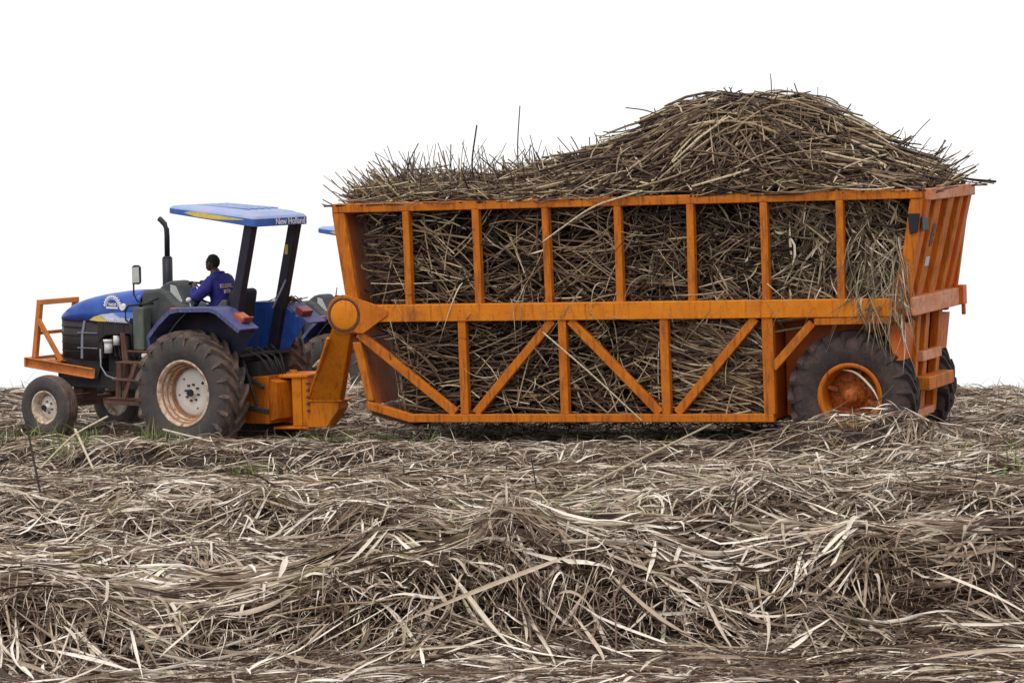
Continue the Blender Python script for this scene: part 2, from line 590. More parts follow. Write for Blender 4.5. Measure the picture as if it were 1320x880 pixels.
# leaf litter -------------------------------------------------------------
def litter(n, ylo, yhi, k, near, lens=(.30, 1.15), hw=(.007, .019), off=(-.07, .05), dens=None, tone_mu=.62, az_sd=.62, uni=.22, arch=.10, lift=.0, short=0):
    # even per area of the visible wedge
    y = np.sqrt(rng.uniform(ylo ** 2, yhi ** 2, n))
    x = rng.uniform(-1, 1, n) * (y * .168 + 1.6)
    if dens is not None:
        keep = rng.uniform(0, 1, n) < dens(x, y)
        x, y = x[keep], y[keep]
        n = len(x)
    L = rng.uniform(lens[0], lens[1], n) * (.6 + .6 * rng.random(n))
    az = rng.normal(0, az_sd, n) + np.where(rng.random(n) < .5, math.pi, 0)
    # neighbouring leaves lie alike
    az += (vnoise(x * .8, y * .9, 61) - .5) * 1.5 + (vnoise(x * 1.7, y * 2.3, 62) - .5) * 1.5
    u = rng.random(n) < uni
    az[u] = rng.uniform(0, 2 * math.pi, u.sum())
    curv = rng.normal(0, .32, n)
    t = np.linspace(0, 1, k)
    A = az[:, None] + curv[:, None] * (t[None, :] - .5)
    # creased blades
    kk = (rng.random(n) < .25) * rng.normal(0, .8, n)
    A = A + kk[:, None] * (t[None, :] > rng.uniform(.25, .8, n)[:, None])
    ds = (L / (k - 1))[:, None]
    dx = np.cos(A) * ds; dy = np.sin(A) * ds
    X = x[:, None] + np.cumsum(dx, 1) - dx.sum(1, keepdims=True) / 2
    Y = y[:, None] + np.cumsum(dy, 1) - dy.sum(1, keepdims=True) / 2
    Z = straw_z(X, Y)
    # stiff blades bridge small dips
    Zs = Z.copy()
    Zs[:, 1:-1] = (Z[:, :-2] + Z[:, 2:] + 2 * Z[:, 1:-1]) / 4
    lin = Z[:, :1] * (1 - t) + Z[:, -1:] * t
    Zs = .65 * Zs + .35 * np.maximum(lin, Zs - .12)
    o0 = rng.uniform(off[0], off[1], n)
    o = o0[:, None]
    ar = np.abs(rng.normal(0, arch, n))[:, None] * L[:, None] * (4 * t * (1 - t))
    tip = np.maximum(rng.normal(0, lift + 1e-6, n), -.04)[:, None] * t[None, :] ** 2 * L[:, None]
    Z = Zs + o + ar + tip
    P = np.stack([X, Y, Z], -1)
    w = rng.uniform(hw[0], hw[1], n)
    # tones: pale upper leaves, browner lower ones, patches
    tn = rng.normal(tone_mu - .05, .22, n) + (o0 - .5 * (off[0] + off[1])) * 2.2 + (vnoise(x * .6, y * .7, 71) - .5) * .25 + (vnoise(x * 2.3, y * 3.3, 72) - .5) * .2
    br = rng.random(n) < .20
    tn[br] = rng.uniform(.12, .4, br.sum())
    tn = np.clip(tn, .05, .97)
    up = np.broadcast_to(np.array([0, 0, 1.]), P.shape)
    return ribbons(P, up, w, rng.normal(0, .55, n), rng.normal(0, .9, n), tn, fold=.3)


def cover(x, y):
    """thinner cover on trodden strips so the soil shows"""
    d = .35 + 1.2 * vnoise(x * .55 + 9, y * .9, 81)
    d = np.where(y < 26.75, d * .20, d)
    # holes between clumps
    hole = vnoise(x * 3.1 + 4, y * 3.7, 82)
    d = d * np.clip(.30 + 2.2 * (hole - .22), .25, 1)
    patch = np.exp(-(((x + 2.2) / .8) ** 2 + ((y - 37.0) / .5) ** 2))
    return np.clip(d, .0, 1) * (1 - .85 * patch)


parts = []
YC = 28.55


def crest(x):
    y0, a, f, bk, wb, sd = RIDGES[0]
    return y0 + wb * (vnoise(x * .23, x * 0 + 3.3, sd) - .5) * 2 + .18 * (vnoise(x * .9, x * 0, sd + 1) - .5) * 2


def cover_near(x, y):
    # the undercut face of the front row is open and ragged
    d = y - crest(x)
    face = np.exp(-((d + .42) / .36) ** 4) * np.clip(.72 + .35 * vnoise(x * .9, y * 0, 83), 0, 1)
    return cover(x, y) * (1 - .97 * face)


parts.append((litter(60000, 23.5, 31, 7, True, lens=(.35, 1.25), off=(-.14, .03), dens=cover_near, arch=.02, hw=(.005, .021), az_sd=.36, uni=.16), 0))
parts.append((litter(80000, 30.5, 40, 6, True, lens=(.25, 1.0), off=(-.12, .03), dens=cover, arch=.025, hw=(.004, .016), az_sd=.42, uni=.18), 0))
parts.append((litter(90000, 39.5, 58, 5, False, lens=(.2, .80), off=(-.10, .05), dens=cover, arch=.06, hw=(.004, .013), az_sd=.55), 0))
# loose springy blades on top
parts.append((litter(1500, 24, 33, 9, True, lens=(.3, .8), off=(.0, .05), arch=.05, lift=.10, uni=.6, tone_mu=.74, hw=(.005, .017)), 0))
parts.append((litter(6000, 32, 57, 6, True, lens=(.2, .7), off=(.0, .05), arch=.08, lift=.22, uni=.6, tone_mu=.68, hw=(.004, .013)), 0))
parts.append((litter(5200, 27.2, 30.5, 8, True, lens=(.6, 1.3), off=(.0, .04), arch=.02, lift=.02, uni=.05, az_sd=.22, tone_mu=.72, hw=(.010, .024), dens=cover_near), 0))
# chopped bits on the trodden soil
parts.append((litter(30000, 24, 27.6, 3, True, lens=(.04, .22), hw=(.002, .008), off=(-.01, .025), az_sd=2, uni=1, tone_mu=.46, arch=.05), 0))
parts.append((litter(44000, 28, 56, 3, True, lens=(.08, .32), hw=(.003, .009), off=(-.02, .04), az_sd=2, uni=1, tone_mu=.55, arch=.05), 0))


def face_leaves(n):
    """blades lying in layers inside the open face of the front row"""
    x = rng.uniform(-7, 7.5, n)
    d = rng.uniform(-.58, .30, n)
    yc = crest(x)
    y = yc + d
    base = soil_z(x, y)
    topz = straw_z(x, np.maximum(y, yc - .02)) - .05
    u = rng.random(n)
    z = base + .03 + (topz - base - .02) * u
    # nothing in front of the slope of the heap
    y = np.maximum(y + (u ** 1.4) * .25, yc - .58 + .42 * u)
    L = rng.uniform(.25, .95, n)
    az = rng.normal(0, .35, n) + (vnoise(x * 1.1, u * 4, 85) - .5) * .8 + np.where(rng.random(n) < .5, math.pi, 0)
    t = np.linspace(-.5, .5, 6)
    curv = rng.normal(0, .3, n)
    pitch = rng.normal(0, .16, n) + (vnoise(x * 1.3, u * 3 + 7, 86) - .5) * .7
    X = x[:, None] + np.cos(az)[:, None] * L[:, None] * t
    Y = y[:, None] + np.sin(az)[:, None] * L[:, None] * t * .5
    Z = z[:, None] + (pitch * L)[:, None] * t * np.sign(np.cos(az))[:, None] - (curv * L * .5)[:, None] * t * t
    Z = np.maximum(Z, soil_z(X, Y) + .01)
    P = np.stack([X, Y, Z], -1)
    up = np.broadcast_to(np.array([0, -.7, .7]), P.shape)
    tn = np.clip(rng.normal(.17, .10, n) + .46 * u ** 2 + (vnoise(x * 1.5, u * 5, 87) - .5) * .3, .03, .95)  # blades darken towards the foot: shade of the face painted into tone
    return ribbons(P, up, rng.uniform(.004, .015, n), rng.normal(0, .8, n), rng.normal(0, 1.2, n), tn, fold=.3)


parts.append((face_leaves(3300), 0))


# blades hanging down the face of the near windrows
def drape(n, ridges, k=8, tone_mu=.68):
    rows = rng.integers(0, len(ridges), n)
    x = rng.uniform(-7.5, 8, n)
    y0 = np.array([RIDGES[r][0] for r in ridges])[rows]
    sd = np.array([RIDGES[r][5] for r in ridges])[rows]
    wb = np.array([RIDGES[r][4] for r in ridges])[rows]
    yc = y0 + wb * (vnoise(x * .23, x * 0 + 3.3, sd) - .5) * 2 - rng.uniform(-.35, .55, n)
    L = rng.uniform(.35, 1.0, n)
    az = -math.pi / 2 + rng.normal(0, .75, n)
    t = np.linspace(0, 1, k)
    A = az[:, None] + rng.normal(0, .5, n)[:, None] * t
    reach = (1 - .45 * t) * (L / (k - 1))[:, None]
    X = x[:, None] + np.cumsum(np.cos(A) * reach * .7, 1)
    Y = yc[:, None] + np.cumsum(np.sin(A) * reach * .5, 1)
    Z0 = straw_z(X, Y)
    z = straw_z(x, yc)[:, None] + .03 + L[:, None] * (.10 * np.sin(t * math.pi * .8) - rng.uniform(.15, .75, n)[:, None] * t ** 2)
    Z = np.maximum(z, Z0 + .015)
    P = np.stack([X, Y, Z], -1)
    tn = np.clip(rng.normal(tone_mu, .16, n), .1, .97)
    up = np.broadcast_to(np.array([0, -.5, .85]), P.shape)
    return ribbons(P, up, rng.uniform(.004, .015, n), rng.normal(0, .6, n), rng.normal(0, 1.4, n), tn, fold=.3)


parts.append((drape(520, [0, 0, 0, 1]), 0))
parts.append((drape(900, [2, 3, 4], k=6), 0))


def loose_canes(n, ylo, yhi):
    y = np.sqrt(rng.uniform(ylo ** 2, yhi ** 2, n))
    x = rng.uniform(-1, 1, n) * (y * .17 + 1)
    L = rng.uniform(.4, 1.6, n)
    az = rng.normal(0, .5, n)
    t = np.linspace(0, 1, 6)
    X = x[:, None] + np.cos(az)[:, None] * L[:, None] * (t - .5)
    Y = y[:, None] + np.sin(az)[:, None] * L[:, None] * (t - .5)
    Z = straw_z(X, Y)
    Z = .4 * Z + .6 * (Z[:, :1] * (1 - t) + Z[:, -1:] * t) + rng.uniform(.0, .07, n)[:, None]
    P = np.stack([X, Y, Z], -1)
    return tubes(P, rng.uniform(.006, .013, n), np.clip(rng.normal(.6, .2, n), .1, 1))


parts.append((loose_canes(650, 25, 56), 1))


def stubble(n, ylo, yhi, hmin=.08, hmax=.42):
    y = np.sqrt(rng.uniform(ylo ** 2, yhi ** 2, n))
    x = rng.uniform(-1, 1, n) * (y * .17 + 1)
    L = rng.uniform(hmin, hmax, n) * (.5 + rng.random(n))
    t = np.linspace(0, 1, 5)
    az = rng.uniform(0, 6.28, n)
    ln = np.abs(rng.normal(0, .5, n))
    X = x[:, None] + (np.cos(az) * ln * L)[:, None] * t ** 1.5
    Y = y[:, None] + (np.sin(az) * ln * L)[:, None] * t ** 1.5
    Z = straw_z(x, y)[:, None] - .05 + L[:, None] * t * (1 - .25 * t)
    P = np.stack([X, Y, Z], -1)
    up = np.broadcast_to(np.array([0, -1., .1]), P.shape)
    return ribbons(P, up, rng.uniform(.004, .012, n), rng.uniform(-1.5, 1.5, n), rng.normal(0, 1, n), np.clip(rng.normal(.58, .2, n), .1, 1), fold=.3)


parts.append((stubble(1600, 27, 57, .06, .3), 0))
parts.append((stubble(1500, 44, 57, .1, .38), 0))
# solid mulch filling the heaps, its near-black colour painting the shade between leaves
gx = np.arange(-13, 13.01, .09); gy = np.arange(23, 59, .09)
GX, GY = np.meshgrid(gx, gy)
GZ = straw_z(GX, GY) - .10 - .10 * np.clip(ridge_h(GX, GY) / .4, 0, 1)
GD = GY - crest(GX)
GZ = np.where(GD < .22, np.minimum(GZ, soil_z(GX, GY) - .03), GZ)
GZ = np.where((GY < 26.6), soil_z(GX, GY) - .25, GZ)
nx, ny = len(gx), len(gy)
ii = np.arange(nx - 1)[None, :] + np.arange(ny - 1)[:, None] * nx
mq = np.stack([ii, ii + 1, ii + 1 + nx, ii + nx], -1).reshape(-1, 4)
mc = np.stack([GX, GY, GZ], -1).reshape(-1, 3)
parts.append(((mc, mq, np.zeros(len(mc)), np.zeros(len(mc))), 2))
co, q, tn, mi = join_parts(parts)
lit = raw_mesh('leaf_litter', co, q, [M['leaf'], M['cane'], M['litter_core']], tn, mi=mi)
tag(lit, 'dry grey brown sugarcane leaves raked in rows over the field', 'leaf litter', kind='stuff')

# green shoots
def shoots():
    P_, w_, tn_ = [], [], []
    spots = [(-7.2, 44.0, 40, .42), (-5.9, 42.9, 50, .36), (-4.9, 43.6, 40, .38), (-2.4, 43.2, 40, .32), (-1.2, 43.6, 40, .3), (7.2, 38.5, 60, .5), (6.2, 37.6, 40, .42), (-6.3, 43.6, 26, .40), (-4.6, 43.2, 34, .34), (-5.6, 43.4, 20, .3), (-3.3, 39.6, 30, .32), (-3.0, 38.9, 16, .28), (5.6, 41.5, 8, .3), (7.0, 40.2, 40, .45), (6.4, 39.0, 26, .4), (-1.9, 44.6, 50, .25),
             (-.2, 28.0, 22, .22), (.6, 27.9, 14, .25), (2.4, 36.0, 14, .22), (-6.9, 44.2, 24, .35), (5.4, 38.4, 14, .3), (-3.9, 30.2, 8, .3), (-1.6, 29.2, 12, .3), (-2.6, 45, 40, .25), (2.1, 41.4, 16, .3)]
    for (x, y, n, h) in spots:
        for i in range(n):
            px = x + rng.normal(0, .22); py = y + rng.normal(0, .16)
            L = h * rng.uniform(.5, 1.3)
            az = rng.uniform(0, 6.28); ln = rng.uniform(.1, .8)
            t = np.linspace(0, 1, 6)
            z = float(straw_z(px, py)) - .03
            P_.append(np.stack([px + math.cos(az) * ln * L * t ** 1.6, py + math.sin(az) * ln * L * t ** 1.6, z + L * t * (1 - .35 * ln * t)], -1))
            w_.append(rng.uniform(.003, .007)); tn_.append(rng.uniform(0, 1))
    P = np.array(P_)
    up = np.broadcast_to(np.array([0, -1., .1]), P.shape)
    n = len(P)
    return ribbons(P, up, np.array(w_), rng.uniform(-1, 1, n), rng.normal(0, .8, n), np.array(tn_))


co, q, t_, a_ = shoots()
gs = raw_mesh('green_shoots', co, q, M['green'], (t_, a_))
tag(gs, 'sparse green grass shoots coming up through the dry leaves', 'grass shoots', kind='stuff')

# leafy weeds with broad leaves
def weed(x, y, n, s, label):
    mb = MB()
    z = float(straw_z(x, y))
    for i in range(n):
        a = random.uniform(0, 6.28); h = random.uniform(.05, .22) * s
        r = random.uniform(.02, .10) * s
        c = Vector((x + math.cos(a) * r, y + math.sin(a) * r, z + h))
        mb.tube([(x, y, z - .03), (x + math.cos(a) * r * .5, y + math.sin(a) * r * .5, z + h * .6), c], .0025, 5)
        d = Vector((math.cos(a), math.sin(a), random.uniform(-.1, .5))).normalized()
        sd = d.cross(Vector((0, 0, 1))).normalized()
        l = random.uniform(.035, .065) * s
        v = [mb.bm.verts.new(c + d * (l * p) + sd * (l * q_) + Vector((0, 0, -abs(q_) * l * .3))) for p, q_ in ((0, 0), (.5, .38), (1.1, .22), (1.4, 0), (1.1, -.22), (.5, -.38))]
        mb.bm.faces.new((v[0], v[1], v[2], v[3])); mb.bm.faces.new((v[0], v[3], v[4], v[5]))
    o = mb.build('weed', M['weed'])
    tag(o, label, 'weed')
    return o


M['weed'] = worn('weed_leaf', (.12, .26, .03), (.20, .36, .06), .5, .5, 20, streak=False)
weed(5.52, 36.1, 14, 1.3, 'small bright green broad-leaved weed at the right edge of the picture')
weed(2.92, 36.6, 9, 1.0, 'low green weed among leaves in front of the trailer wheel')
weed(.62, 28.2, 8, 1.0, 'tiny green weed at the foot of the front leaf row')

# ----------------------------------------------------------------------------
#  frames of the two vehicles
# ----------------------------------------------------------------------------
TR_M = Matrix(((-.92715, -.37311, -.03430, 4.8145), (.37459, -.92501, -.06359, 42.632), (-.0080, -.07181, .99739, -1.4629), (0, 0, 0, 1)))
TC_M = Matrix(((-.82866, -.55962, -.01200, -4.0400), (.55894, -.82614, -.07131, 45.9237), (.02999, -.06580, .99738, -1.5439), (0, 0, 0, 1)))
T2_M = TC_M.copy()
T2_M.translation = Vector((-2.692, 58.475, -1.555))


# ----------------------------------------------------------------------------
#  wheels
# ----------------------------------------------------------------------------
def tyre(name, Rr, rr, W, lugs, parent, mats, loc, lug_h=.045, groove=False, rot=0):
    mb = MB()
    h = Rr - rr
    T = Rr - lug_h if lugs else Rr
    prof = [(rr, -W * .36, 1), (rr + h * .12, -W * .44, 1), (rr + h * .40, -W * .50, 1), (rr + h * .66, -W * .475, 1), (T - h * .10, -W * .43, 0), (T - .015, -W * .34, 0)]
    if groove:
        ys = [-.26, -.235, -.215, -.12, -.10, -.08, .0]
        rs = [0, .0, -.014, -.014, 0, 0, 0]
        row = []
        for a in (-.30, -.20, -.185, -.165, -.15, -.06, -.045, -.025, -.01, .01, .025, .045, .06, .15, .165, .185, .20, .30):
            g_ = abs(a) in (.185, .165) or abs(a) in (.045, .025)
            row.append((T - (.016 if g_ else 0) - a * a * .12, a * W, 0))
        prof += row
    else:
        prof += [(T, -W * .2, 0), (T + .004, 0, 0), (T, W * .2, 0)]
    prof += [(T - .015, W * .34, 0), (T - h * .10, W * .43, 1), (rr + h * .66, W * .475, 1), (rr + h * .40, W * .50, 1), (rr + h * .12, W * .44, 1), (rr, W * .36, 1), (rr - .012, 0, 1)]
    mb.lathe(prof, 72, closed=True)
    if lugs:
        for sgn in (-1, 1):
            for i in range(lugs):
                a0 = 2 * math.pi * (i + (.5 if sgn > 0 else 0)) / lugs + rot
                path = []
                for k, s in enumerate((0, .25, .5, .75, 1.0, 1.10)):
                    yy = sgn * (.012 + s * W * .46) if s <= 1 else sgn * W * .485
                    ang = a0 - (s * .34 if s <= 1 else .36)
                    rt = Rr - (.004 * s if s < 1 else (.02 if s == 1 else .12))
                    rb = T - (.03 if s < 1 else (.06 if s == 1 else .17))
                    path.append((yy, ang, rt, rb))
                rings = []
                for (yy, ang, rt, rb) in path:
                    wd = .050 / Rr * .5
                    v = []
                    for (r_, aa) in ((rb, -wd * 1.35), (rt, -wd * .85), (rt, wd * .85), (rb, wd * 1.35)):
                        # width measured along the tread, lug slants
                        v.append(mb.bm.verts.new((r_ * math.cos(ang + aa), yy + sgn * aa * .25, r_ * math.sin(ang + aa))))
                    rings.append(v)
                for u, w in zip(rings, rings[1:]):
                    for k in range(4):
                        mb.bm.faces.new((u[k], u[(k + 1) % 4], w[(k + 1) % 4], w[k])).material_index = 0
                mb.bm.faces.new(rings[0]); mb.bm.faces.new(rings[-1])
    o = mb.build(name, mats, parent, loc=loc)
    return o


def wheel(parent, c, side, Rr, rr, W, lugs, style, tmats, rot=0, groove=False):
    """wheel mesh is the disc with hub and nuts; tyre and rim are its children. side=+1 faces the camera side"""
    mb = MB()
    s = side
    if style == 'white_big':
        yd = -.03 * s
        mb.lathe([(0.001, yd + .05 * s), (.045, yd + .05 * s), (.055, yd + .03 * s), (.06, yd), (rr * .30, yd), (rr * .66, yd + .015 * s), (rr * .72, yd - .02 * s), (rr * .80, yd - .06 * s)], 48, mi=0)
        for i in range(8):
            a = i * math.pi / 4 + .2
            x, z = .115 * math.cos(a), .115 * math.sin(a)
            mb.tube([(x, yd, z), (x, yd + .035 * s, z)], .016, 8, mi=1)
        for a in (2.5, 4.3, 6.1, .9):
            x, z = rr * .53 * math.cos(a), rr * .53 * math.sin(a)
            mb.tube([(x, yd + .006 * s, z), (x, yd + .018 * s, z)], .022 if a == 2.5 else .012, 10, mi=2)
        mb.tube([(0, yd + .045 * s, 0), (0, yd + .075 * s, 0)], .052, 16, mi=2)
        disc = [M['white'], M['rust'], M['dark']]
        rim = [(rr + .028, W * .40 * s), (rr + .03, W * .425 * s), (rr + .005, W * .43 * s), (rr - .012, W * .40 * s), (rr - .018, W * .31 * s, 1), (rr - .045, W * .28 * s), (rr - .048, W * .18 * s), (rr - .05, W * .16 * s, 1), (rr - .072, W * .125 * s), (rr - .072, W * .02 * s), (rr - .078, .0, 1), (rr - .10, -.05 * s), (rr - .10, -W * .3 * s), (rr - .01, -W * .4 * s), (rr + .028, -W * .42 * s)]
        rmats = [M['rimrust'], M['rustring']]
    elif style == 'white_small':
        yd = .02 * s
        mb.lathe([(0.001, yd + .10 * s), (.035, yd + .10 * s), (.042, yd + .08 * s), (.045, yd + .01 * s), (.10, yd), (rr * .62, yd - .005 * s), (rr * .74, yd - .03 * s), (rr * .85, yd - .05 * s)], 40, mi=0)
        for i in range(6):
            a = i * math.pi / 3 + .3
            x, z = .083 * math.cos(a), .083 * math.sin(a)
            mb.tube([(x, yd, z), (x, yd + .03 * s, z)], .012, 8, mi=1)
        mb.tube([(0, yd + .06 * s, 0), (0, yd + .115 * s, 0)], .04, 16, mi=2)
        disc = [M['white'], M['rust'], M['dark']]
        rim = [(rr + .02, W * .40 * s), (rr + .022, W * .44 * s), (rr, W * .44 * s), (rr - .01, W * .36 * s), (rr - .03, W * .28 * s), (rr - .035, -.05 * s), (rr - .045, -W * .3 * s), (rr + .02, -W * .42 * s)]
        rmats = M['rimrust']
    else:
        yd = -.02 * s
        mb.lathe([(0.001, yd + .20 * s), (.085, yd + .20 * s), (.095, yd + .185 * s), (.10, yd + .09 * s), (.15, yd + .085 * s), (.155, yd + .03 * s), (.20, yd + .02 * s), (rr * .78, yd), (rr * .86, yd - .03 * s)], 48, mi=0)
        for i in range(8):
            a = i * math.pi / 4 + .1
            x, z = .205 * math.cos(a), .205 * math.sin(a)
            mb.tube([(x, yd, z), (x, yd + .05 * s, z)], .016, 8, mi=1)
        for i in range(4):
            a = i * math.pi / 2 + .35
            d = Vector((math.cos(a), 0, math.sin(a)))
            mb.bar(d * .22 + Vector((0, yd + .05 * s, 0)), d * (rr - .05) + Vector((0, yd + .09 * s, 0)), .05, .06, up=(0, 1, 0), mi=0)
        disc = [M['rimorange'], M['rust']]
        rim = [(rr + .03, W * .41 * s), (rr + .033, W * .445 * s), (rr + .004, W * .45 * s), (rr - .022, W * .44 * s), (rr - .03, W * .40 * s), (rr - .035, W * .20 * s), (rr - .05, W * .1 * s), (rr - .06, -.05 * s), (rr - .07, -W * .3 * s), (rr + .02, -W * .42 * s)]
        rmats = M['orange']
    w = mb.build('wheel', disc, parent, loc=c)
    rb = MB().lathe(rim, 64)
    ro = rb.build('rim', rmats, w)
    sm = ro.modifiers.new('thick', 'SOLIDIFY'); sm.thickness = .006
    tyre('tyre', Rr, rr, W, lugs, w, tmats, (0, 0, 0), groove=groove, rot=rot)
    return w


M['rustring'] = worn('rust_stained_paint', (.26, .10, .045), (.12, .045, .025), .8, .5, 9, streak=False, second=(.42, .24, .14))
M['rimorange'] = worn('grimy_orange_paint', (.34, .080, .006), (.08, .028, .015), .6, .44, 7, streak=False)

# ----------------------------------------------------------------------------
#  trailer
# ----------------------------------------------------------------------------
tr = empty('cane_trailer', TR_M)
tag(tr, 'large orange steel basket trailer heaped with cut sugarcane', 'trailer')
POSTX = [.05, 1.06, 2.075, 3.075, 4.085, 5.095, 6.117]
for s in (1, -1):
    y = 1.2 * s
    MB().bar((-1.05, y, 3.43), (7.215, y, 3.43), .12, .125).build('top_rail', M['orange'], tr, .012)
    MB().bar((-.62, y, 1.985), (6.90, y, 1.99), .15, .235).build('middle_beam', M['orange_bright'], tr, .012)
    mb = MB()
    yy0, yy1 = y - .06, y + .06
    mb.prism([(6.80, .80), (6.80, .68), (6.17, .505), (1.0, .515), (1.0, .62), (6.16, .615)], yy0, yy1)
    mb.build('bottom_rail', M['orange'], tr, .01)
    for x in POSTX:
        MB().bar((x, y, 2.10), (x + random.uniform(-.012, .012), y, 3.37), .115, .10, up=(1, 0, 0)).build('upper_post', M['orange'], tr, .01)
    for x, w in ((5.355, .115), (3.908, .115), (2.475, .12), (1.055, .15)):
        MB().bar((x, y, .615), (x, y, 1.872), .115, w, up=(1, 0, 0)).build('lower_post', M['orange'], tr, .01)
    for a, b in (((6.90, 1.72), (5.50, .63)), ((4.05, 1.865), (5.20, .63)), ((3.80, 1.865), (2.57, .63)), ((1.22, 1.865), (2.33, .63))):
        MB().bar((a[0], y, a[1]), (b[0], y, b[1]), .095, .115).build('diagonal_brace', M['orange'], tr, .008)
    # over the wheel
    MB().bar((.45, y, 1.80), (1.0, y, 1.22), .09, .11).build('arch_brace', M['orange'], tr, .008)
    MB().bar((.42, y, 1.815), (-.60, y, 1.825), .13, .09).build('arch_rail', M['orange'], tr, .008)
    # corner posts of the sloped front and rear walls
    MB().prism([(7.22, 3.368), (7.04, 3.368), (6.84, 1.90), (6.84, 1.72), (6.995, 1.72)], y - .05, y + .05).build('front_corner_post', M['orange'], tr, .01)
    MB().prism([(6.985, 1.60), (6.86, 1.60), (6.70, .80), (6.80, .80)], y - .05, y + .05).build('lower_corner_post', M['orange'], tr, .01)
    MB().prism([(-.89, 3.37), (-1.06, 3.37), (-.86, 2.11), (-.72, 1.80), (-.48, 1.80), (-.58, 2.105), (-.76, 2.6)], y - .045, y + .045).build('rear_corner_post', M['orange'], tr, .01)
    # inner wall beside the wheel
    MB().prism([(1.0, .55), (1.0, 1.86), (-.70, 1.86), (-.60, .55)], s * .60, s * .64).build('wheel_well_wall', M['orange_red'], tr)
    MB().prism([(-.52, 1.78), (-.76, 1.78), (-.70, 1.30), (-.60, 1.30)], s * .64, s * 1.16).build('wheel_well_back', M['orange_red'], tr)
    MB().box(-.66, 1.0, min(s * .60, s * 1.14), max(s * .60, s * 1.14), 1.862, 1.88).build('wheel_well_top', M['orange_red'], tr)
    wheel(tr, (0, .95 * s, .84), s, .845, .40, .47, 20, 'orange', [M['tyre_trailer'], M['tyre_trailer']], rot=.1 if s > 0 else .3)
# front wall
mb = MB()
mb.prism([(7.16, 3.46), (7.13, 3.46), (6.90, 1.65), (6.93, 1.65)], -1.15, 1.15)
for y in (-.8, -.4, 0, .4, .8):
    mb.bar((7.20, y, 3.40), (6.97, y, 1.70), .09, .07, up=(1, 0, 0))
mb.build('front_wall', M['orange_red'], tr)
MB().prism([(6.94, 1.62), (6.91, 1.62), (6.72, .74), (6.75, .74)], -1.15, 1.15).build('lower_front_wall', M['orange_red'], tr)
MB().bar((7.17, -1.14, 3.43), (7.17, 1.14, 3.43), .11, .12).build('front_rail', M['orange'], tr, .01)
MB().prism([(6.78, .60), (6.17, .44), (6.17, .47), (6.78, .70)], -1.14, 1.14).box(-.60, 6.17, -.62, .62, .50, .535).box(1.05, 6.17, .62, 1.14, .50, .535).box(1.05, 6.17, -1.14, -.62, .50, .535).build('floor', M['rust'], tr)
MB().prism([(1.03, .54), (1.06, .54), (1.06, 1.86), (1.03, 1.86)], -1.14, 1.14).build('well_front_plate', M['orange_red'], tr)
# rear wall with its channels
def rx(z):
    return -.70 - .36 * (z - 1.95) / 1.5 if z > 1.95 else -.70 + .05 * (1.95 - z)
mb = MB()
mb.prism([(rx(3.46) + .04, 3.46), (rx(3.46) + .08, 3.46), (rx(1.8) + .08, 1.8), (rx(1.8) + .04, 1.8)], -1.16, 1.16)
mb.build('rear_wall', M['orange_red'], tr)
for y0, y1, m_ in ((.98, 1.155, 'orange_red'), (.42, .74, 'orange'), (-.22, .10, 'orange'), (-.72, -.52, 'orange'), (-1.155, -.96, 'orange_red')):
    mb = MB()
    mb.prism([(rx(3.34) - .07, 3.34), (rx(3.34) + .035, 3.34), (rx(2.1) + .035, 2.1), (rx(2.1) - .07, 2.1)], y0, y1)
    mb.build('rear_channel', M[m_], tr, .012)
MB().bar((-1.10, -1.16, 3.415), (-1.10, 1.16, 3.415), .10, .15).build('rear_top_rail', M['orange_pale'], tr, .012)
MB().bar((-.83, -1.21, 1.99), (-.83, 1.22, 1.99), .18, .235).build('rear_middle_beam', M['orange_pale'], tr, .012)
mb = MB()
mb.box(-.98, -.86, -1.24, -1.05, 1.88, 2.14).tube([(-.95, -1.16, 1.90), (-.95, -1.16, 1.74)], .03, 8).build('hinge_bracket', M['orange_red'], tr, .01)
# lower rear
mb = MB()
mb.prism([(rx(1.9) + .06, 1.87), (rx(1.9) + .10, 1.87), (-.52, .42), (-.56, .42)], -.62, .62)
mb.build('lower_rear_wall', M['orange_red'], tr)
for y0, y1 in ((.48, .64), (.02, .22), (-.64, -.46)):
    zb = .5 if y0 < .4 else .42
    MB().prism([(-.80, 1.865), (-.69, 1.865), (-.56, zb), (-.67, zb)], y0, y1).build('ladder_post', M['orange'], tr, .012)
MB().bar((-.765, -.46, 1.30), (-.765, .50, 1.30), .10, .13).build('ladder_rung', M['orange_pale'], tr, .01)
MB().box(-.93, -.70, -.62, .64, .87, 1.04).build('rear_step', M['orange'], tr, .012)
MB().box(-.72, -.62, -.35, .50, .50, .60).build('rear_bumper_bar', M['orange_pale'], tr, .01)
# latch and marks on the rear
MB().prism([(-.86, 3.18), (-1.02, 3.18), (-.98, 2.94), (-.88, 2.92)], 1.25, 1.275).box(-1.05, -1.035, .95, 1.26, 2.96, 3.14).build('latch_plate', M['dark'], tr, .006)
up_r = (rx(3) - rx(2), 0, 1.0)
lettering('marking', '000', .20, M['marking'], tr, basis((-up_r[0], 0, -1), (0, -1, 0), (rx(2.88) - .079, .58, 2.88)), bold=.008)
MB().prism([(rx(2.6) - .074, 2.60), (rx(2.6) - .079, 2.60), (rx(2.48) - .079, 2.48), (rx(2.48) - .074, 2.48)], .48, .68).build('number_plate', M['plate'], tr)
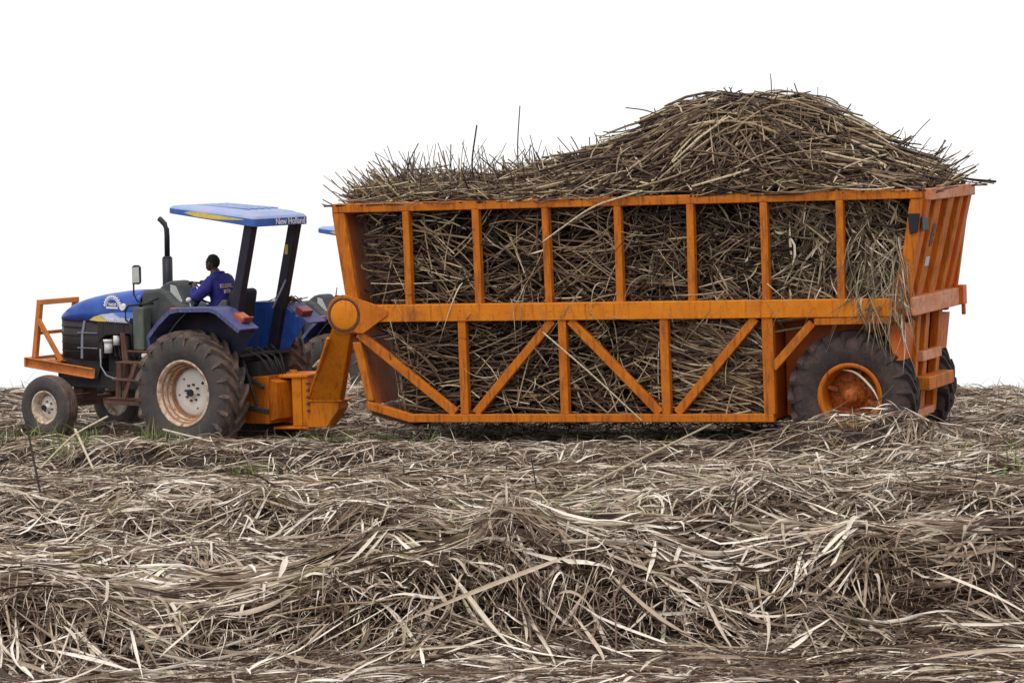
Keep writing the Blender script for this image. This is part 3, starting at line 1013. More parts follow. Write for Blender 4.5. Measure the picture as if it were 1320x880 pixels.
# pivot plate and disc
for s in (1, -1):
    mb = MB()
    pts = []
    for k in range(0, 15):
        a = R(70 + k * 220 / 14)
        pts.append((7.07 - .26 * math.cos(a) * -1 * -1, 1.99 + .26 * math.sin(a)))
    pts = [(7.07 + .265 * math.cos(R(a)), 1.99 + .265 * math.sin(R(a))) for a in range(-110, 111, 14)]
    pts += [(6.86, 2.20), (6.52, 2.09), (6.42, 2.03), (6.42, 1.97), (6.52, 1.90), (6.80, 1.72)]
    mb.prism(pts, s * 1.278, s * 1.296)
    mb.build('pivot_plate', M['orange'], tr, .008)
    mb = MB()
    mb.lathe([(.001, s * 1.306), (.195, s * 1.306), (.20, s * 1.303), (.20, s * 1.297)], 40, c=(7.07, 0, 1.98))
    mb.build('pivot_disc', M['orange_bright'], tr)
    MB().lathe([(.203, s * 1.2965), (.203, s * 1.299), (.240, s * 1.299), (.240, s * 1.2965)], 40, c=(7.07, 0, 1.98)).build('pivot_ring', M['rust'], tr)
    if s < 0:
        continue
    # arm from the pivot down to the hitch
    mb = MB()
    bmv = []
    top = [(7.30, 1.80), (7.02, 1.72)]
    lo = [(8.02, .72), (7.54, .72)]
    yt, yb = s * 1.14, (.46 if s > 0 else -.10)
    for (x, z), y_ in ((top[0], yt), (top[1], yt), (lo[1], yb), (lo[0], yb)):
        bmv.append([mb.bm.verts.new((x, y_ + s * .08, z)), mb.bm.verts.new((x, y_ - s * .08, z))])
    a_ = [v[0] for v in bmv]; b_ = [v[1] for v in bmv]
    mb.bm.faces.new(a_); mb.bm.faces.new(b_[::-1])
    for i in range(4):
        mb.bm.faces.new((a_[i], a_[(i + 1) % 4], b_[(i + 1) % 4], b_[i]))
    # raised rib along its front edge and a ledge at its foot
    mb.bar((7.37, yt + .05 * s, 1.66), (8.00, yb + .08 * s, .80), .04, .05)
    mb.bar((7.02, s * 1.10, 1.92), (7.30, s * 1.12, 1.80), .22, .12)
    mb.build('drawbar_arm', M['orange_bright'], tr, .012)
mb = MB()
mb.prism([(8.02, .72), (7.56, .72), (7.56, .62), (7.76, .36), (8.06, .36)], .22, .54)
mb.box(7.50, 8.04, .20, .56, .722, .75)
mb.build('drawbar_beam', M['orange_bright'], tr, .012)
mb = MB()
mb.box(8.06, 8.16, -.16, .46, .37, 1.05)
mb.box(8.16, 8.20, -.16, .42, .42, .98)
mb.box(8.06, 8.62, -.18, .48, 1.052, 1.10)
mb.box(8.06, 8.62, -.18, .48, .33, .368)
mb.box(8.17, 8.32, .30, .455, .37, 1.05)
mb.build('hinge_block', M['orange_bright'], tr, .012)
for k in range(5):
    MB().tube([(8.02, .50, .60 + k * .095), (8.02, .575, .60 + k * .095)], .022, 8).build('hinge_bolt', M['rust'], tr)
MB().tube([(8.46, .10, .32), (8.46, .10, 1.14)], .055, 14).tube([(8.46, .10, .40), (8.46, .10, 1.02)], .17, 20).build('hinge_pin', M['orange'], tr)
# axle
MB().tube([(0, -.9, .84), (0, .9, .84)], .09, 14).build('axle', M['rust'], tr)

# ----------------------------------------------------------------------------
#  sugarcane load
# ----------------------------------------------------------------------------
PX = np.array([-1.15, -.72, -.3, .1, .47, .95, 1.7, 2.25, 2.8, 3.35, 4.0, 4.45, 5.1, 5.7, 6.2, 6.9, 7.3])
PZ = np.array([3.52, 3.72, 3.98, 4.08, 4.38, 4.60, 4.66, 4.58, 4.38, 4.12, 3.84, 3.78, 3.70, 3.72, 3.68, 3.70, 3.56])


def heap_z(x, y):
    p = np.interp(x, PX, PZ) - 3.40
    e = np.clip(1 - (np.abs(y) / 1.30) ** 2.6, 0, 1)
    return 3.40 + p * e + ((.08 + .30 * p) * (vnoise(x * 1.3 + 2, y * 1.9, 91) - .5) + (.05 + .14 * p) * (vnoise(x * 3.1, y * 3.7, 92) - .5)) * np.clip(e * 2, 0, 1)


def quad_bezier(P0, P1, P2, k):
    t = np.linspace(0, 1, k)[None, :, None]
    return (1 - t) ** 2 * P0[:, None] + 2 * t * (1 - t) * P1[:, None] + t * t * P2[:, None]


def heap_sticks(n, L0, L1, sd, off, k=6, sag=1.0, ymin=-1.2, ymax=1.2, xr=(-1.0, 6.9)):
    x = rng.uniform(xr[0], xr[1], n)
    # more on the tall part
    y = rng.uniform(ymin, ymax, n)
    L = rng.uniform(L0, L1, n)
    az = rng.normal(0, sd, n) + np.where(rng.random(n) < .5, math.pi, 0) + (vnoise(x * 1.1, y * 1.4, 95) - .5) * 1.0
    dx = np.cos(az) * L / 2; dy = np.sin(az) * L / 2
    x0, x1 = x - dx, x + dx
    far = rng.random(n) < .05
    lo_, hi_ = np.where(far, -1.6, -1.05), np.where(far, 7.6, 7.15)
    x0 = np.clip(x0, lo_, hi_); x1 = np.clip(x1, lo_, hi_)
    y0, y1 = np.clip(y - dy, -1.26, 1.26), np.clip(y + dy, -1.26, 1.26)
    lim = lambda a: np.clip(a, -1.28, 1.28)
    z0 = heap_z(x0, lim(y0)); z1 = heap_z(x1, lim(y1)); zm = heap_z(x, y)
    o = rng.uniform(off[0], off[1], n)
    m = (z0 + z1) / 2
    c = 2 * (zm - m) * sag * .8 + m
    P0 = np.stack([x0, y0, .7 * z0 + .3 * zm + o + rng.normal(0, .06, n)], -1)
    P2 = np.stack([x1, y1, .7 * z1 + .3 * zm + o + rng.normal(0, .06, n)], -1)
    c = np.clip(c, zm - .05, zm + .5)
    P1 = np.stack([x + rng.normal(0, .12, n), y + rng.normal(0, .14, n), c + o + rng.normal(0, .05, n)], -1)
    P = quad_bezier(P0, P1, P2, k)
    inside = (np.abs(P[..., 1]) < 1.30)
    P[..., 2] = np.maximum(P[..., 2], np.where(inside, 3.47, 3.44))
    return P


def fan(n, xr, L0, L1, lean, r=None, y=(-1.0, 1.1)):
    """stalks and leaf tops poking up out of the load"""
    x = rng.uniform(*xr, n); yy = rng.uniform(*y, n)
    z = heap_z(x, np.clip(yy, -1.1, 1.1)) - .15
    L = rng.uniform(L0, L1, n)
    lx = rng.normal(lean, .45, n); ly = rng.normal(0, .35, n)
    d = norm(np.stack([lx, ly, np.ones(n) * rng.uniform(.35, 1.1, n)], -1))
    P0 = np.stack([x, yy, z], -1)
    P2 = P0 + d * L[:, None]
    P1 = (P0 + P2) / 2 + rng.normal(0, .06, (n, 3)) * L[:, None]
    return quad_bezier(P0, P1, P2, 6)


def side_sticks(n, xr, zr, L0, L1, sd, yr, uni=.2, k=6, bend=.06, mean=0., out=0.):
    x = rng.uniform(*xr, n); z = rng.uniform(*zr, n)
    L = rng.uniform(L0, L1, n)
    a = rng.normal(mean, sd, n) + (vnoise(x * 1.3, z * 1.6, 97) - .5) * 1.0
    u = rng.random(n) < uni
    a[u] = rng.uniform(0, math.pi, u.sum())
    y = rng.uniform(*yr, n)
    d = np.stack([np.cos(a), rng.normal(0, .12, n), np.sin(a)], -1)
    c = np.stack([x, y, z], -1)
    P0 = c - d * L[:, None] / 2; P2 = c + d * L[:, None] / 2
    b = rng.normal(0, bend, n)[:, None] * L[:, None] * np.stack([-np.sin(a), np.zeros(n), np.cos(a)], -1)
    P = quad_bezier(P0, c + b * 2, P2, k)
    P[..., 0] = np.clip(P[..., 0], -.80 - .2 * (P[..., 2] > 2.3), 7.05)
    P[..., 1] = np.clip(P[..., 1], -1.14, yr[1] + out)
    P[..., 2] = np.clip(P[..., 2], .56, 3.5)
    # stay inside the sloped end walls
    xf = np.where(P[..., 2] > 1.75, 6.72 + (P[..., 2] - 1.75) * .12, 6.30 + (P[..., 2] - .6) * .13) + .10 * (rng.random(n)[:, None] - .5)
    xb = np.where(P[..., 2] > 1.9, -.66 - (P[..., 2] - 1.95) * .23, 1.12)
    P[..., 0] = np.clip(P[..., 0], xb, xf)
    return P


def tones(n, mu, sd):
    return np.clip(rng.normal(mu, sd, n), .03, 1)


lp = []
def addc(P, r0, r1, mu=.55, sd=.2, sides=5):
    n = len(P)
    lp.append((tubes(P, rng.uniform(r0, r1, n), tones(n, mu, sd), sides), 0))
def addl(P, w0, w1, mu=.55, sd=.2, up=(0, 1., .2), roll=.7, tw=1.4):
    n = len(P)
    U = np.broadcast_to(np.array(up, float), P.shape)
    lp.append((ribbons(P, U, rng.uniform(w0, w1, n), rng.normal(0, roll, n), rng.normal(0, tw, n), tones(n, mu, sd)), 1))

# heap
addc(heap_sticks(1700, .7, 2.2, .48, (-.14, .03)), .008, .019, .48, .28)
addc(heap_sticks(900, .8, 2.2, .42, (-.08, .06), xr=(-.6, 4.3), ymin=-.2), .009, .021, .58, .26)
addc(heap_sticks(380, .5, 1.5, 1.2, (-.02, .16), xr=(-.6, 4.3)), .006, .013, .55, .24)
addc(heap_sticks(380, .5, 1.3, 1.0, (-.06, .14), xr=(3.8, 7.0)), .006, .013, .52, .24)
addl(heap_sticks(1100, .3, 1.0, .8, (-.05, .06)), .005, .016, .60, .22, up=(0, .5, .9))
addl(heap_sticks(300, .3, .9, 1.4, (.0, .10)), .005, .016, .64, .2, up=(0, .5, .9))
# bristling stalks along the front half
addc(fan(520, (3.7, 7.0), .25, .55, .8), .007, .016, .45, .26)
addl(fan(420, (3.7, 7.0), .2, .5, .7), .005, .016, .52, .26)
addc(fan(90, (-1.0, .2), .25, .6, -1.3), .006, .013, .45, .24)
addl(fan(110, (-1.0, .6), .2, .45, -.8), .004, .013, .55, .24)
addc(fan(150, (.2, 3.8), .2, .42, .2, y=(-.3, 1.15)), .006, .013, .48, .26)
addc(fan(110, (5.9, 7.0), .3, .75, .9), .006, .014, .45, .24)
for cxx in (6.75, 6.15, 5.55, 5.0, 4.55):
    addc(fan(13, (cxx - .14, cxx + .14), .5, .85, .25), .005, .011, .42, .22)
    addl(fan(9, (cxx - .2, cxx + .2), .4, .85, .4), .004, .012, .55, .22)
addc(fan(60, (6.4, 7.1), .4, .85, .95), .006, .013, .42, .2)
addc(fan(42, (4.6, 6.6), .5, .98, .1), .004, .009, .42, .2)
addl(fan(150, (4.0, 7.05), .25, .7, .3), .006, .016, .55, .2)
addc(fan(46, (-.9, 4.2), .25, .5, .0), .004, .008, .45, .2)
addc(fan(32, (-1.0, -.2), .35, .75, -1.0), .005, .010, .45, .2)
addl(fan(30, (-.9, 4.2), .2, .45, .0), .005, .012, .55, .2)
# straw overlapping the top rail
addc(heap_sticks(60, .5, 1.3, .35, (.0, .04), ymin=1.08, ymax=1.24, xr=(-.4, 6.9)), .006, .012, .6, .2)
addl(heap_sticks(90, .2, .8, .8, (.0, .04), ymin=1.05, ymax=1.24, xr=(-.8, 6.9)), .005, .013, .65, .2)

# sides (near side dense, far side a little less)
NEAR = (.72, 1.13)
addc(side_sticks(1150, (-.6, 6.8), (1.9, 3.48), .5, 1.5, .42, NEAR, .22, bend=.035), .007, .019, .36, .25)
addc(side_sticks(1000, (1.1, 6.6), (.6, 1.95), .5, 1.6, .30, NEAR, .12, bend=.04), .007, .019, .36, .25)
addc(side_sticks(330, (1.1, 2.5), (.7, 1.8), .8, 1.5, .18, (.98, 1.13), .03, mean=.22), .009, .016, .60, .2)
addc(side_sticks(170, (3.1, 6.7), (.65, 3.4), .6, 1.4, .6, (1.06, 1.13), .2), .007, .013, .78, .15)
addl(side_sticks(900, (-.6, 6.8), (.6, 3.48), .2, .8, .8, NEAR, .4, bend=.08), .004, .014, .42, .28)
addl(side_sticks(800, (-.7, 1.1), (1.9, 3.48), .2, .8, .7, (.95, 1.14), .6, bend=.12, mean=1.5), .005, .017, .62, .22)
addl(side_sticks(260, (1.1, 3.2), (1.9, 3.4), .2, .7, .7, (.98, 1.14), .6, bend=.10, mean=1.2), .004, .014, .60, .2)
# ends pushed out between the bars
Q = side_sticks(70, (1.2, 6.5), (.8, 3.2), .3, .9, .6, (1.10, 1.13), .4)
Q[:, :, 1] += np.linspace(0, .22, Q.shape[1])[None, :] * rng.uniform(.3, 1, 70)[:, None]
addc(Q, .006, .012, .62, .22)
Q = side_sticks(90, (-.5, 6.5), (.8, 3.2), .2, .7, .7, (1.10, 1.13), .5, bend=.2)
Q[:, :, 1] += np.linspace(0, .24, Q.shape[1])[None, :] * rng.uniform(.3, 1, 90)[:, None]
addl(Q, .004, .013, .68, .2)
addc(side_sticks(500, (1.1, 6.9), (.6, 3.5), .6, 1.5, .5, (-1.13, -.93), .3), .006, .014, .44, .22)
addc(side_sticks(380, (-.6, 1.1), (1.95, 3.5), .6, 1.3, .5, (-1.13, -.93), .3), .006, .014, .44, .22)
# straw sifting through the floor and hanging below the bottom rail
n = 260
x = rng.uniform(1.2, 6.3, n); y = rng.uniform(-.6, 1.1, n)
P0 = np.stack([x, y, np.full(n, .54)], -1)
P2 = P0 + np.stack([rng.normal(0, .35, n), rng.normal(0, .1, n), -rng.uniform(.05, .34, n)], -1)
P = quad_bezier(P0, (P0 + P2) / 2 + rng.normal(0, .07, (n, 3)), P2, 6)
addc(P, .004, .009, .30, .15)
# leaves caught on the rear corner, drooping over the beam
n = 190
x = -.75 + .70 * rng.random(n) ** 1.5; z = rng.uniform(1.95, 2.9, n)
P0 = np.stack([x, np.full(n, 1.08), z], -1)
P1 = P0 + np.stack([rng.normal(0, .16, n), rng.uniform(.08, .30, n), rng.uniform(-.2, .2, n)], -1)
P2 = P0 + np.stack([rng.normal(-.02, .24, n), rng.uniform(.16, .34, n), -rng.uniform(.1, .95, n)], -1)
P2[:, 0] = np.clip(P2[:, 0], -.95, .3)
addl(quad_bezier(P0, P1, P2, 9), .004, .016, .66, .22, tw=2.5)
# a few blades fallen across the beam elsewhere
n = 26
x = rng.uniform(.1, 6.6, n)
P0 = np.stack([x, np.full(n, 1.1), rng.uniform(2.0, 2.5, n)], -1)
P1 = P0 + np.stack([rng.normal(0, .15, n), np.full(n, .22), rng.uniform(.0, .2, n)], -1)
P2 = P0 + np.stack([rng.normal(0, .3, n), np.full(n, .20), -rng.uniform(.3, .9, n)], -1)
addl(quad_bezier(P0, P1, P2, 8), .004, .011, .72, .15)
# packed middle, near-black to stand in for shade deep between the canes
cx = np.linspace(-.85, 6.80, 60); cy = np.linspace(-1.12, 1.12, 20)
core = MB()
top = [[None] * len(cy) for _ in cx]
CXg, CYg = np.meshgrid(cx, cy, indexing='ij')
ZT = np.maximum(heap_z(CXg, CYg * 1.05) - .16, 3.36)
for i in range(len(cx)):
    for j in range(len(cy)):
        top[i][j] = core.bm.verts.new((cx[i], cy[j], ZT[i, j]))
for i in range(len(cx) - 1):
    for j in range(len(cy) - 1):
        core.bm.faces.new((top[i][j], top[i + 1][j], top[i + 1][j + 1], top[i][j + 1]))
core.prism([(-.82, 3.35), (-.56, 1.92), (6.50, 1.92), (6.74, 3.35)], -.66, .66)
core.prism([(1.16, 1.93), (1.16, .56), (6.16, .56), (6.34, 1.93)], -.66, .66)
bmesh.ops.triangulate(core.bm, faces=core.bm.faces)
cme = bpy.data.meshes.new('tmp'); core.bm.to_mesh(cme); core.bm.free()
cc = np.empty(len(cme.vertices) * 3); cme.vertices.foreach_get('co', cc); cc = cc.reshape(-1, 3)
tri = np.empty(len(cme.polygons) * 3, int); cme.loops.foreach_get('vertex_index', tri); tri = tri.reshape(-1, 3)
bpy.data.meshes.remove(cme)
co, q, tn, mi = join_parts(lp)
load = raw_mesh('sugarcane_load', co, q, [M['cane'], M['loadleaf']], tn, mi=mi)
# join the packed middle in as plain geometry
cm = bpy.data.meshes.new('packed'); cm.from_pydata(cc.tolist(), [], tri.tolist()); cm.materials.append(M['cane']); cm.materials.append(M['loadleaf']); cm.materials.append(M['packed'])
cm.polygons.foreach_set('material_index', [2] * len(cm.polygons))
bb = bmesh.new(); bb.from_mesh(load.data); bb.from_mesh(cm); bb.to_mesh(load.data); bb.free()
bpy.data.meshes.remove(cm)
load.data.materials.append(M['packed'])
load.matrix_world = TR_M
tag(load, 'tangled heap of cut brown sugarcane stalks filling the orange trailer', 'sugarcane', kind='stuff')


# single stalks one can point at
def stalk(pts, r, label, mat='pale_cane', tone=.7, blade=False, group=None, mw=None):
    P = np.array(pts, float)
    # smooth curve through the points
    tt = np.linspace(0, 1, len(P)); ts = np.linspace(0, 1, 14)
    S = np.stack([np.interp(ts, tt, P[:, i]) for i in range(3)], -1)
    for _ in range(3):
        S[1:-1] = (S[:-2] + 2 * S[1:-1] + S[2:]) / 4
    S = S[None]
    if blade:
        c, qq, t1, a1 = ribbons(S, np.broadcast_to(np.array([0, -.7, .7]), S.shape), np.array([r]), np.array([.2]), np.array([.6]), np.array([tone]))
        o = raw_mesh('cane_leaf', c, qq, M['leaf'], (t1, a1))
        tag(o, label, 'cane leaf', group)
    else:
        c, qq, t1, a1 = tubes(S, np.array([r]), np.array([tone]), 8, .8)
        o = raw_mesh('cane_stalk', c, qq, M[mat], (t1, a1))
        tag(o, label, 'cane stalk', group)
    if mw is not None:
        o.matrix_world = mw
    return o


stalk([(2.70, 1.28, 3.56), (3.4, 1.31, 3.38), (4.12, 1.30, 2.92)], .014, 'long pale cane lying over the trailer top rail and hanging down', tone=.8, mw=TR_M)
stalk([(4.16, 1.32, 1.72), (3.5, 1.34, 1.18), (2.78, 1.36, .54)], .012, 'thin greenish cane slanting across the lower trailer braces', tone=.7, mw=TR_M)
stalk([(4.71, .6, 3.55), (4.72, .6, 4.2), (4.66, .6, 4.74)], .010, 'tall thin upright cane standing highest above the front half of the load', 'cane', .4, mw=TR_M)
stalk([(5.36, .6, 3.55), (5.40, .6, 4.0), (5.30, .6, 4.50)], .014, 'dark knotty upright cane beside the tall thin one', 'cane', .22, mw=TR_M)
stalk([(1.2, .3, 4.70), (1.20, .3, 4.95), (1.21, .3, 5.04)], .008, 'short thin stalk standing on the very peak of the heap', 'cane', .5, mw=TR_M)
stalk([(-.55, .5, 3.55), (-1.0, .3, 3.66), (-1.42, .2, 3.88)], .014, 'forked bare cane sticking out past the rear of the load', 'cane', .35, mw=TR_M)
stalk([(-.95, .8, 3.50), (-1.12, .7, 3.8), (-1.22, .7, 4.10)], .008, 'thin dry cane leaning up at the rear corner of the load', 'cane', .6, mw=TR_M)
stalk([(2.55, .4, 4.48), (2.9, .5, 4.62), (3.18, .5, 4.66)], .010, 'dark cane jutting out of the left slope of the heap', 'cane', .3, mw=TR_M)
stalk([(3.62, .9, 3.80), (3.80, .9, 4.05), (4.02, .9, 4.30)], .008, 'thin bent cane pointing up left at the foot of the heap', 'cane', .45, mw=TR_M)
stalk([(-.45, -.3, 3.70), (-.48, -.2, 4.0), (-.46, -.2, 4.22)], .006, 'thin upright stem near the rear end of the heap', 'cane', .5, mw=TR_M)
# curved pale strip lying on the rear wheel
stalk([(.10, 1.12, 1.18), (-.12, 1.23, 1.16), (-.36, 1.24, .92), (-.42, 1.22, .72)], .016, 'pale curved leaf strip caught in the orange trailer wheel', blade=True, tone=.9, mw=TR_M)


def field_stalk(x0, y0, x1, y1, r, label, up0=.05, up1=.05, tone=.7, mat='pale_cane', sag=0., blade=False):
    z0 = float(straw_z(x0, y0)) + up0; z1 = float(straw_z(x1, y1)) + up1
    xm, ym = (x0 + x1) / 2, (y0 + y1) / 2
    return stalk([(x0, y0, z0), (xm, ym, (z0 + z1) / 2 + sag), (x1, y1, z1)], r, label, mat, tone, blade=blade)


field_stalk(.55, 36.2, 2.5, 40.6, .016, 'long tan cane propped diagonally below the trailer rail', .10, .36, .55)
field_stalk(.6, 36.9, 3.2, 37.4, .011, 'thin brown cane curving along the litter below the trailer', .06, .12, .45, sag=.06)
field_stalk(-5.78, 42.6, -5.35, 41.3, .018, 'pale broken cane slanting down in front of the tractor tyre', .40, .02, .75)
field_stalk(-5.35, 42.6, -6.2, 42.0, .014, 'thin arched cane between the tractor wheels', .42, .06, .7, sag=.12)
field_stalk(-4.60, 42.4, -3.9, 42.3, .014, 'short pale cane lying at the foot of the big tractor tyre', .22, .06, .9)
field_stalk(-5.10, 35.0, -5.35, 35.4, .014, 'dark brown stalk standing at the left edge of the field', -.02, .85, .12, 'cane')
field_stalk(.30, 36.8, .22, 36.9, .010, 'dark stem standing up out of the litter below the trailer', -.02, .45, .12, 'cane')
field_stalk(2.28, 33.6, 2.36, 33.8, .013, 'short dark stub standing out of the second leaf row', -.02, .34, .15, 'cane')
# big blades hanging over the front row
def hanging_leaf(x, dx, drop, r, label, tone=.9, out=.5):
    yc = float(crest(np.array([x]))[0])
    z = float(straw_z(x, yc - .05))
    return stalk([(x + .25 * dx, yc + .05, z + .05), (x, yc - .12, z + .07), (x - .4 * dx, yc - .12 - out * .35, z - drop * .35), (x - .6 * dx, yc - .15 - out * .5, z - drop)], r, label, tone=tone, blade=True)


hanging_leaf(2.62, .25, .62, .026, 'broad pale leaf hanging down the front leaf row')
hanging_leaf(2.92, .35, .74, .020, 'narrow long pale leaf hanging beside the broad one', .85)
hanging_leaf(1.42, .18, .40, .018, 'short pale leaf curling over the front leaf row', .88)
hanging_leaf(-2.9, -.3, .45, .022, 'pale leaf drooping over the front row below the tractor', .82)
field_stalk(.55, 27.0, -1.1, 26.75, .020, 'long grey green leaf lying slanted against the front leaf row', .38, .10, .70, sag=.02, blade=True)
field_stalk(3.5, 26.95, 4.6, 26.3, .024, 'wide pale leaf at the lower right corner of the picture', .40, .04, .85, sag=.05, blade=True)
field_stalk(-1.95, 27.9, -2.02, 27.7, .026, 'broad whitish leaf standing tilted on the litter', .30, .04, .92, blade=True)

# ----------------------------------------------------------------------------
#  tractor
# ----------------------------------------------------------------------------
tc = empty('tractor', TC_M)
tag(tc, 'blue farm tractor with sun canopy hitched to the orange cane trailer', 'tractor', 'blue tractors with sun canopies')
TM = [M['tyre'], M['tyre_side']]
for s in (1, -1):
    wheel(tc, (0, .80 * s, .88), s, .885, .445, .46, 21, 'white_big', TM, rot=.05 if s > 0 else .2)
    wheel(tc, (2.69, .78 * s, .565), s, .468, .225, .27, 0, 'white_small', TM, groove=True)


# hood ---------------------------------------------------------------------
def hood_w(x):
    if x > 2.35:
        return .335 * math.sqrt(max(0, 1 - ((x - 2.35) / .72) ** 2)) + .001
    return .335 + (2.35 - x) * .035


HX = [3.068, 3.05, 3.0, 2.94, 2.86, 2.76, 2.64, 2.5, 2.35, 2.2, 2.05, 1.9, 1.75, 1.6, 1.46, 1.32]
HT = np.interp(HX[::-1], [1.3, 1.56, 1.66, 2.05, 2.305, 2.577, 2.806, 2.96, 3.054, 3.08], [2.262, 2.26, 2.252, 2.20, 2.155, 2.09, 1.995, 1.90, 1.84, 1.80])[::-1]
mb = MB()
rings = []
NA = 18
for x, zt in zip(HX, HT):
    w = hood_w(x)
    zl = 1.80
    ring = []
    for k in range(NA + 1):
        a = math.pi * k / NA
        cy_ = math.copysign(abs(math.cos(a)) ** .62, math.cos(a)); sz = math.sin(a) ** .62
        ring.append(mb.bm.verts.new((x, w * cy_, zl + (zt - zl) * sz)))
    rings.append(ring)
for u, v in zip(rings, rings[1:]):
    for k in range(NA):
        mb.bm.faces.new((u[k], u[k + 1], v[k + 1], v[k])).smooth = True
hood = mb.build('hood', M['blue'], tc)
sm = hood.modifiers.new('thick', 'SOLIDIFY'); sm.thickness = .012


def plan_strip(mb, x0, x1, z0, z1, inset=0, n=30, mi=0, both=True):
    """wall following the rounded plan of the hood"""
    def pt(x, s):
        w = max(.0, hood_w(x) - inset)
        return (x, s * w)
    th = [x0 + (x1 - x0) * (1 - math.cos(math.pi / 2 * i / n)) if False else x0 + (x1 - x0) * math.sin(math.pi / 2 * i / n) for i in range(n + 1)]
    sides = [[pt(x, 1) for x in th], [pt(x, -1) for x in th]]
    path = sides[0] + sides[1][::-1][1:]
    lo = [mb.bm.verts.new((x, y, z0)) for x, y in path]
    hi = [mb.bm.verts.new((x, y, z1)) for x, y in path]
    for i in range(len(path) - 1):
        f = mb.bm.faces.new((lo[i], lo[i + 1], hi[i + 1], hi[i])); f.material_index = mi; f.smooth = True
    mb.bm.faces.new(hi).material_index = mi
    mb.bm.faces.new(lo[::-1]).material_index = mi


mb = MB()
plan_strip(mb, 2.12, 3.07, 1.24, 1.80, .012)
mb.prism([(2.12, 1.80), (1.10, 1.80), (1.10, 1.62), (1.62, 1.64), (2.0, 1.60), (2.12, 1.50)], -.345, .345)
mb.prism([(2.14, 1.26), (2.14, 1.8), (2.05, 1.8), (2.05, 1.26)], -.33, .33)
mb.build('nose_panel', M['grille'], tc)
mb = MB()
for z in (1.34, 1.46, 1.58, 1.70):
    plan_strip(mb, 2.44, 3.08, z, z + .012, .0)
mb.build('grille_bars', M['dark'], tc)
for xs_, zb_ in ((2.02, 1.60), (1.62, 1.66)):
    MB().prism([(xs_, 1.80), (xs_ + .01, 1.80), (xs_ + .01, zb_), (xs_, zb_)], .345, .35).build('panel_seam', M['engine'], tc)
# pale trim: upright stripe and two thin lines
for s in (1, -1):
    mb = MB()
    for z in (1.62, 1.40):
        mb.box(2.14, 2.52, min(s * .328, s * .345), max(s * .328, s * .345), z, z + .012)
    pts = [(2.40, 1.80), (2.36, 1.80), (2.41, 1.6), (2.43, 1.25), (2.465, 1.25), (2.45, 1.6)]
    mb.prism(pts, s * .322, s * .338)
    mb.build('side_trim', M['chrome'], tc)
    MB().box(2.85, 2.93, min(s * .14, s * .20), max(s * .14, s * .20), 1.62, 1.70).build('headlight', M['chrome'], tc)
# decal panel on the flank of the hood
def flank(name, pts, y, m, t=.004):
    for s_ in (1, -1):
        MB().prism(pts, s_ * y, s_ * (y + t)).build(name, m, tc)


flank('yellow_flash', [(2.27, 1.815), (2.18, 1.865), (2.02, 1.905), (1.8, 1.925), (1.8, 1.80), (2.1, 1.80)], .352, M['decalyellow'])
flank('pale_flash', [(2.06, 1.90), (1.80, 1.93), (1.52, 1.945), (1.52, 1.79), (1.9, 1.80)], .361, M['decalpale'])
flank('blue_flash', [(1.80, 1.935), (1.62, 1.945), (1.40, 1.945), (1.40, 1.86), (1.66, 1.87)], .369, M['decalblue'])
lettering('hood_lettering', 'New Holland', .085, M['decalwhite'], tc, basis((-1, 0, 0), (0, 0, 1), (1.72, .3745, 1.835)), bold=.001, shear=.2)
# arched emblem
mb = MB()
c0 = (1.83, 2.02)
for r0, r1 in ((.135, .150), (.112, .118)):
    pts = [(c0[0] + r1 * math.cos(R(a)), c0[1] + r1 * math.sin(R(a)) * 1.0) for a in range(0, 181, 12)] + [(c0[0] + r0 * math.cos(R(a)), c0[1] + r0 * math.sin(R(a))) for a in range(180, -1, -12)]
    n_ = len(pts) // 2
    for i in range(n_ - 1):
        mb.prism([pts[i], pts[i + 1], pts[-2 - i], pts[-1 - i]], .338, .356)
for i in range(12):
    a = R(8 + i * 15)
    mb.bar((c0[0] + .15 * math.cos(a), .345, c0[1] + .15 * math.sin(a)), (c0[0] + .168 * math.cos(a), .345, c0[1] + .168 * math.sin(a)), .018, .012)
mb.box(c0[0] - .11, c0[0] + .11, .338, .357, c0[1] - .03, c0[1] - .005)
mb.build('arched_emblem', M['decalwhite'], tc)
lettering('emblem_lettering', 'TS6020', .055, M['decalwhite'], tc, basis((-1, 0, 0), (0, 0, 1), (c0[0], .358, c0[1] + .03)), bold=.001)
mb = MB().tube([(1.615, .33, 2.02), (1.615, .385, 2.02)], .05, 18)
mb.build('hood_badge', M['decalwhite'], tc)

# engine and chassis --------------------------------------------------------
mb = MB()
mb.box(1.15, 2.05, -.20, .20, 1.05, 1.62)
mb.box(.2, 3.0, -.24, .24, .82, 1.06)
mb.box(.9, 1.5, -.28, .28, .78, 1.25)
mb.prism([(3.02, 1.24), (2.1, 1.24), (2.2, .95), (2.9, .95)], -.28, .28)
for i in range(9):
    x = 1.2 + i * .09
    mb.tube([(x, .20, 1.2 + .04 * (i % 3)), (x, .28, 1.25 + .05 * (i % 2)), (x + .05, .28, 1.5), (x + .02, .2, 1.6)], .016, 7)
mb.box(1.25, 1.9, .20, .25, 1.30, 1.36)
mb.tube([(1.35, .27, 1.25), (1.35, .27, 1.58)], .05, 12)
mb.tube([(1.62, .26, 1.40), (1.62, .26, 1.60)], .045, 12)
mb.build('engine', M['engine'], tc, .01)
MB().tube([(1.96, .30, 1.34), (1.96, .30, 1.50)], .062, 16).tube([(1.96, .30, 1.50), (1.96, .30, 1.54)], .075, 16).tube([(1.80, .30, 1.46), (1.80, .30, 1.60)], .05, 14).build('fuel_filter', M['filter'], tc)
MB().tube([(2.08, .34, 1.40), (2.06, .36, 1.15), (1.95, .37, 1.02), (1.80, .37, .98), (1.68, .36, 1.02)], .012, 8).build('hose', M['chrome'], tc)
mb = MB()
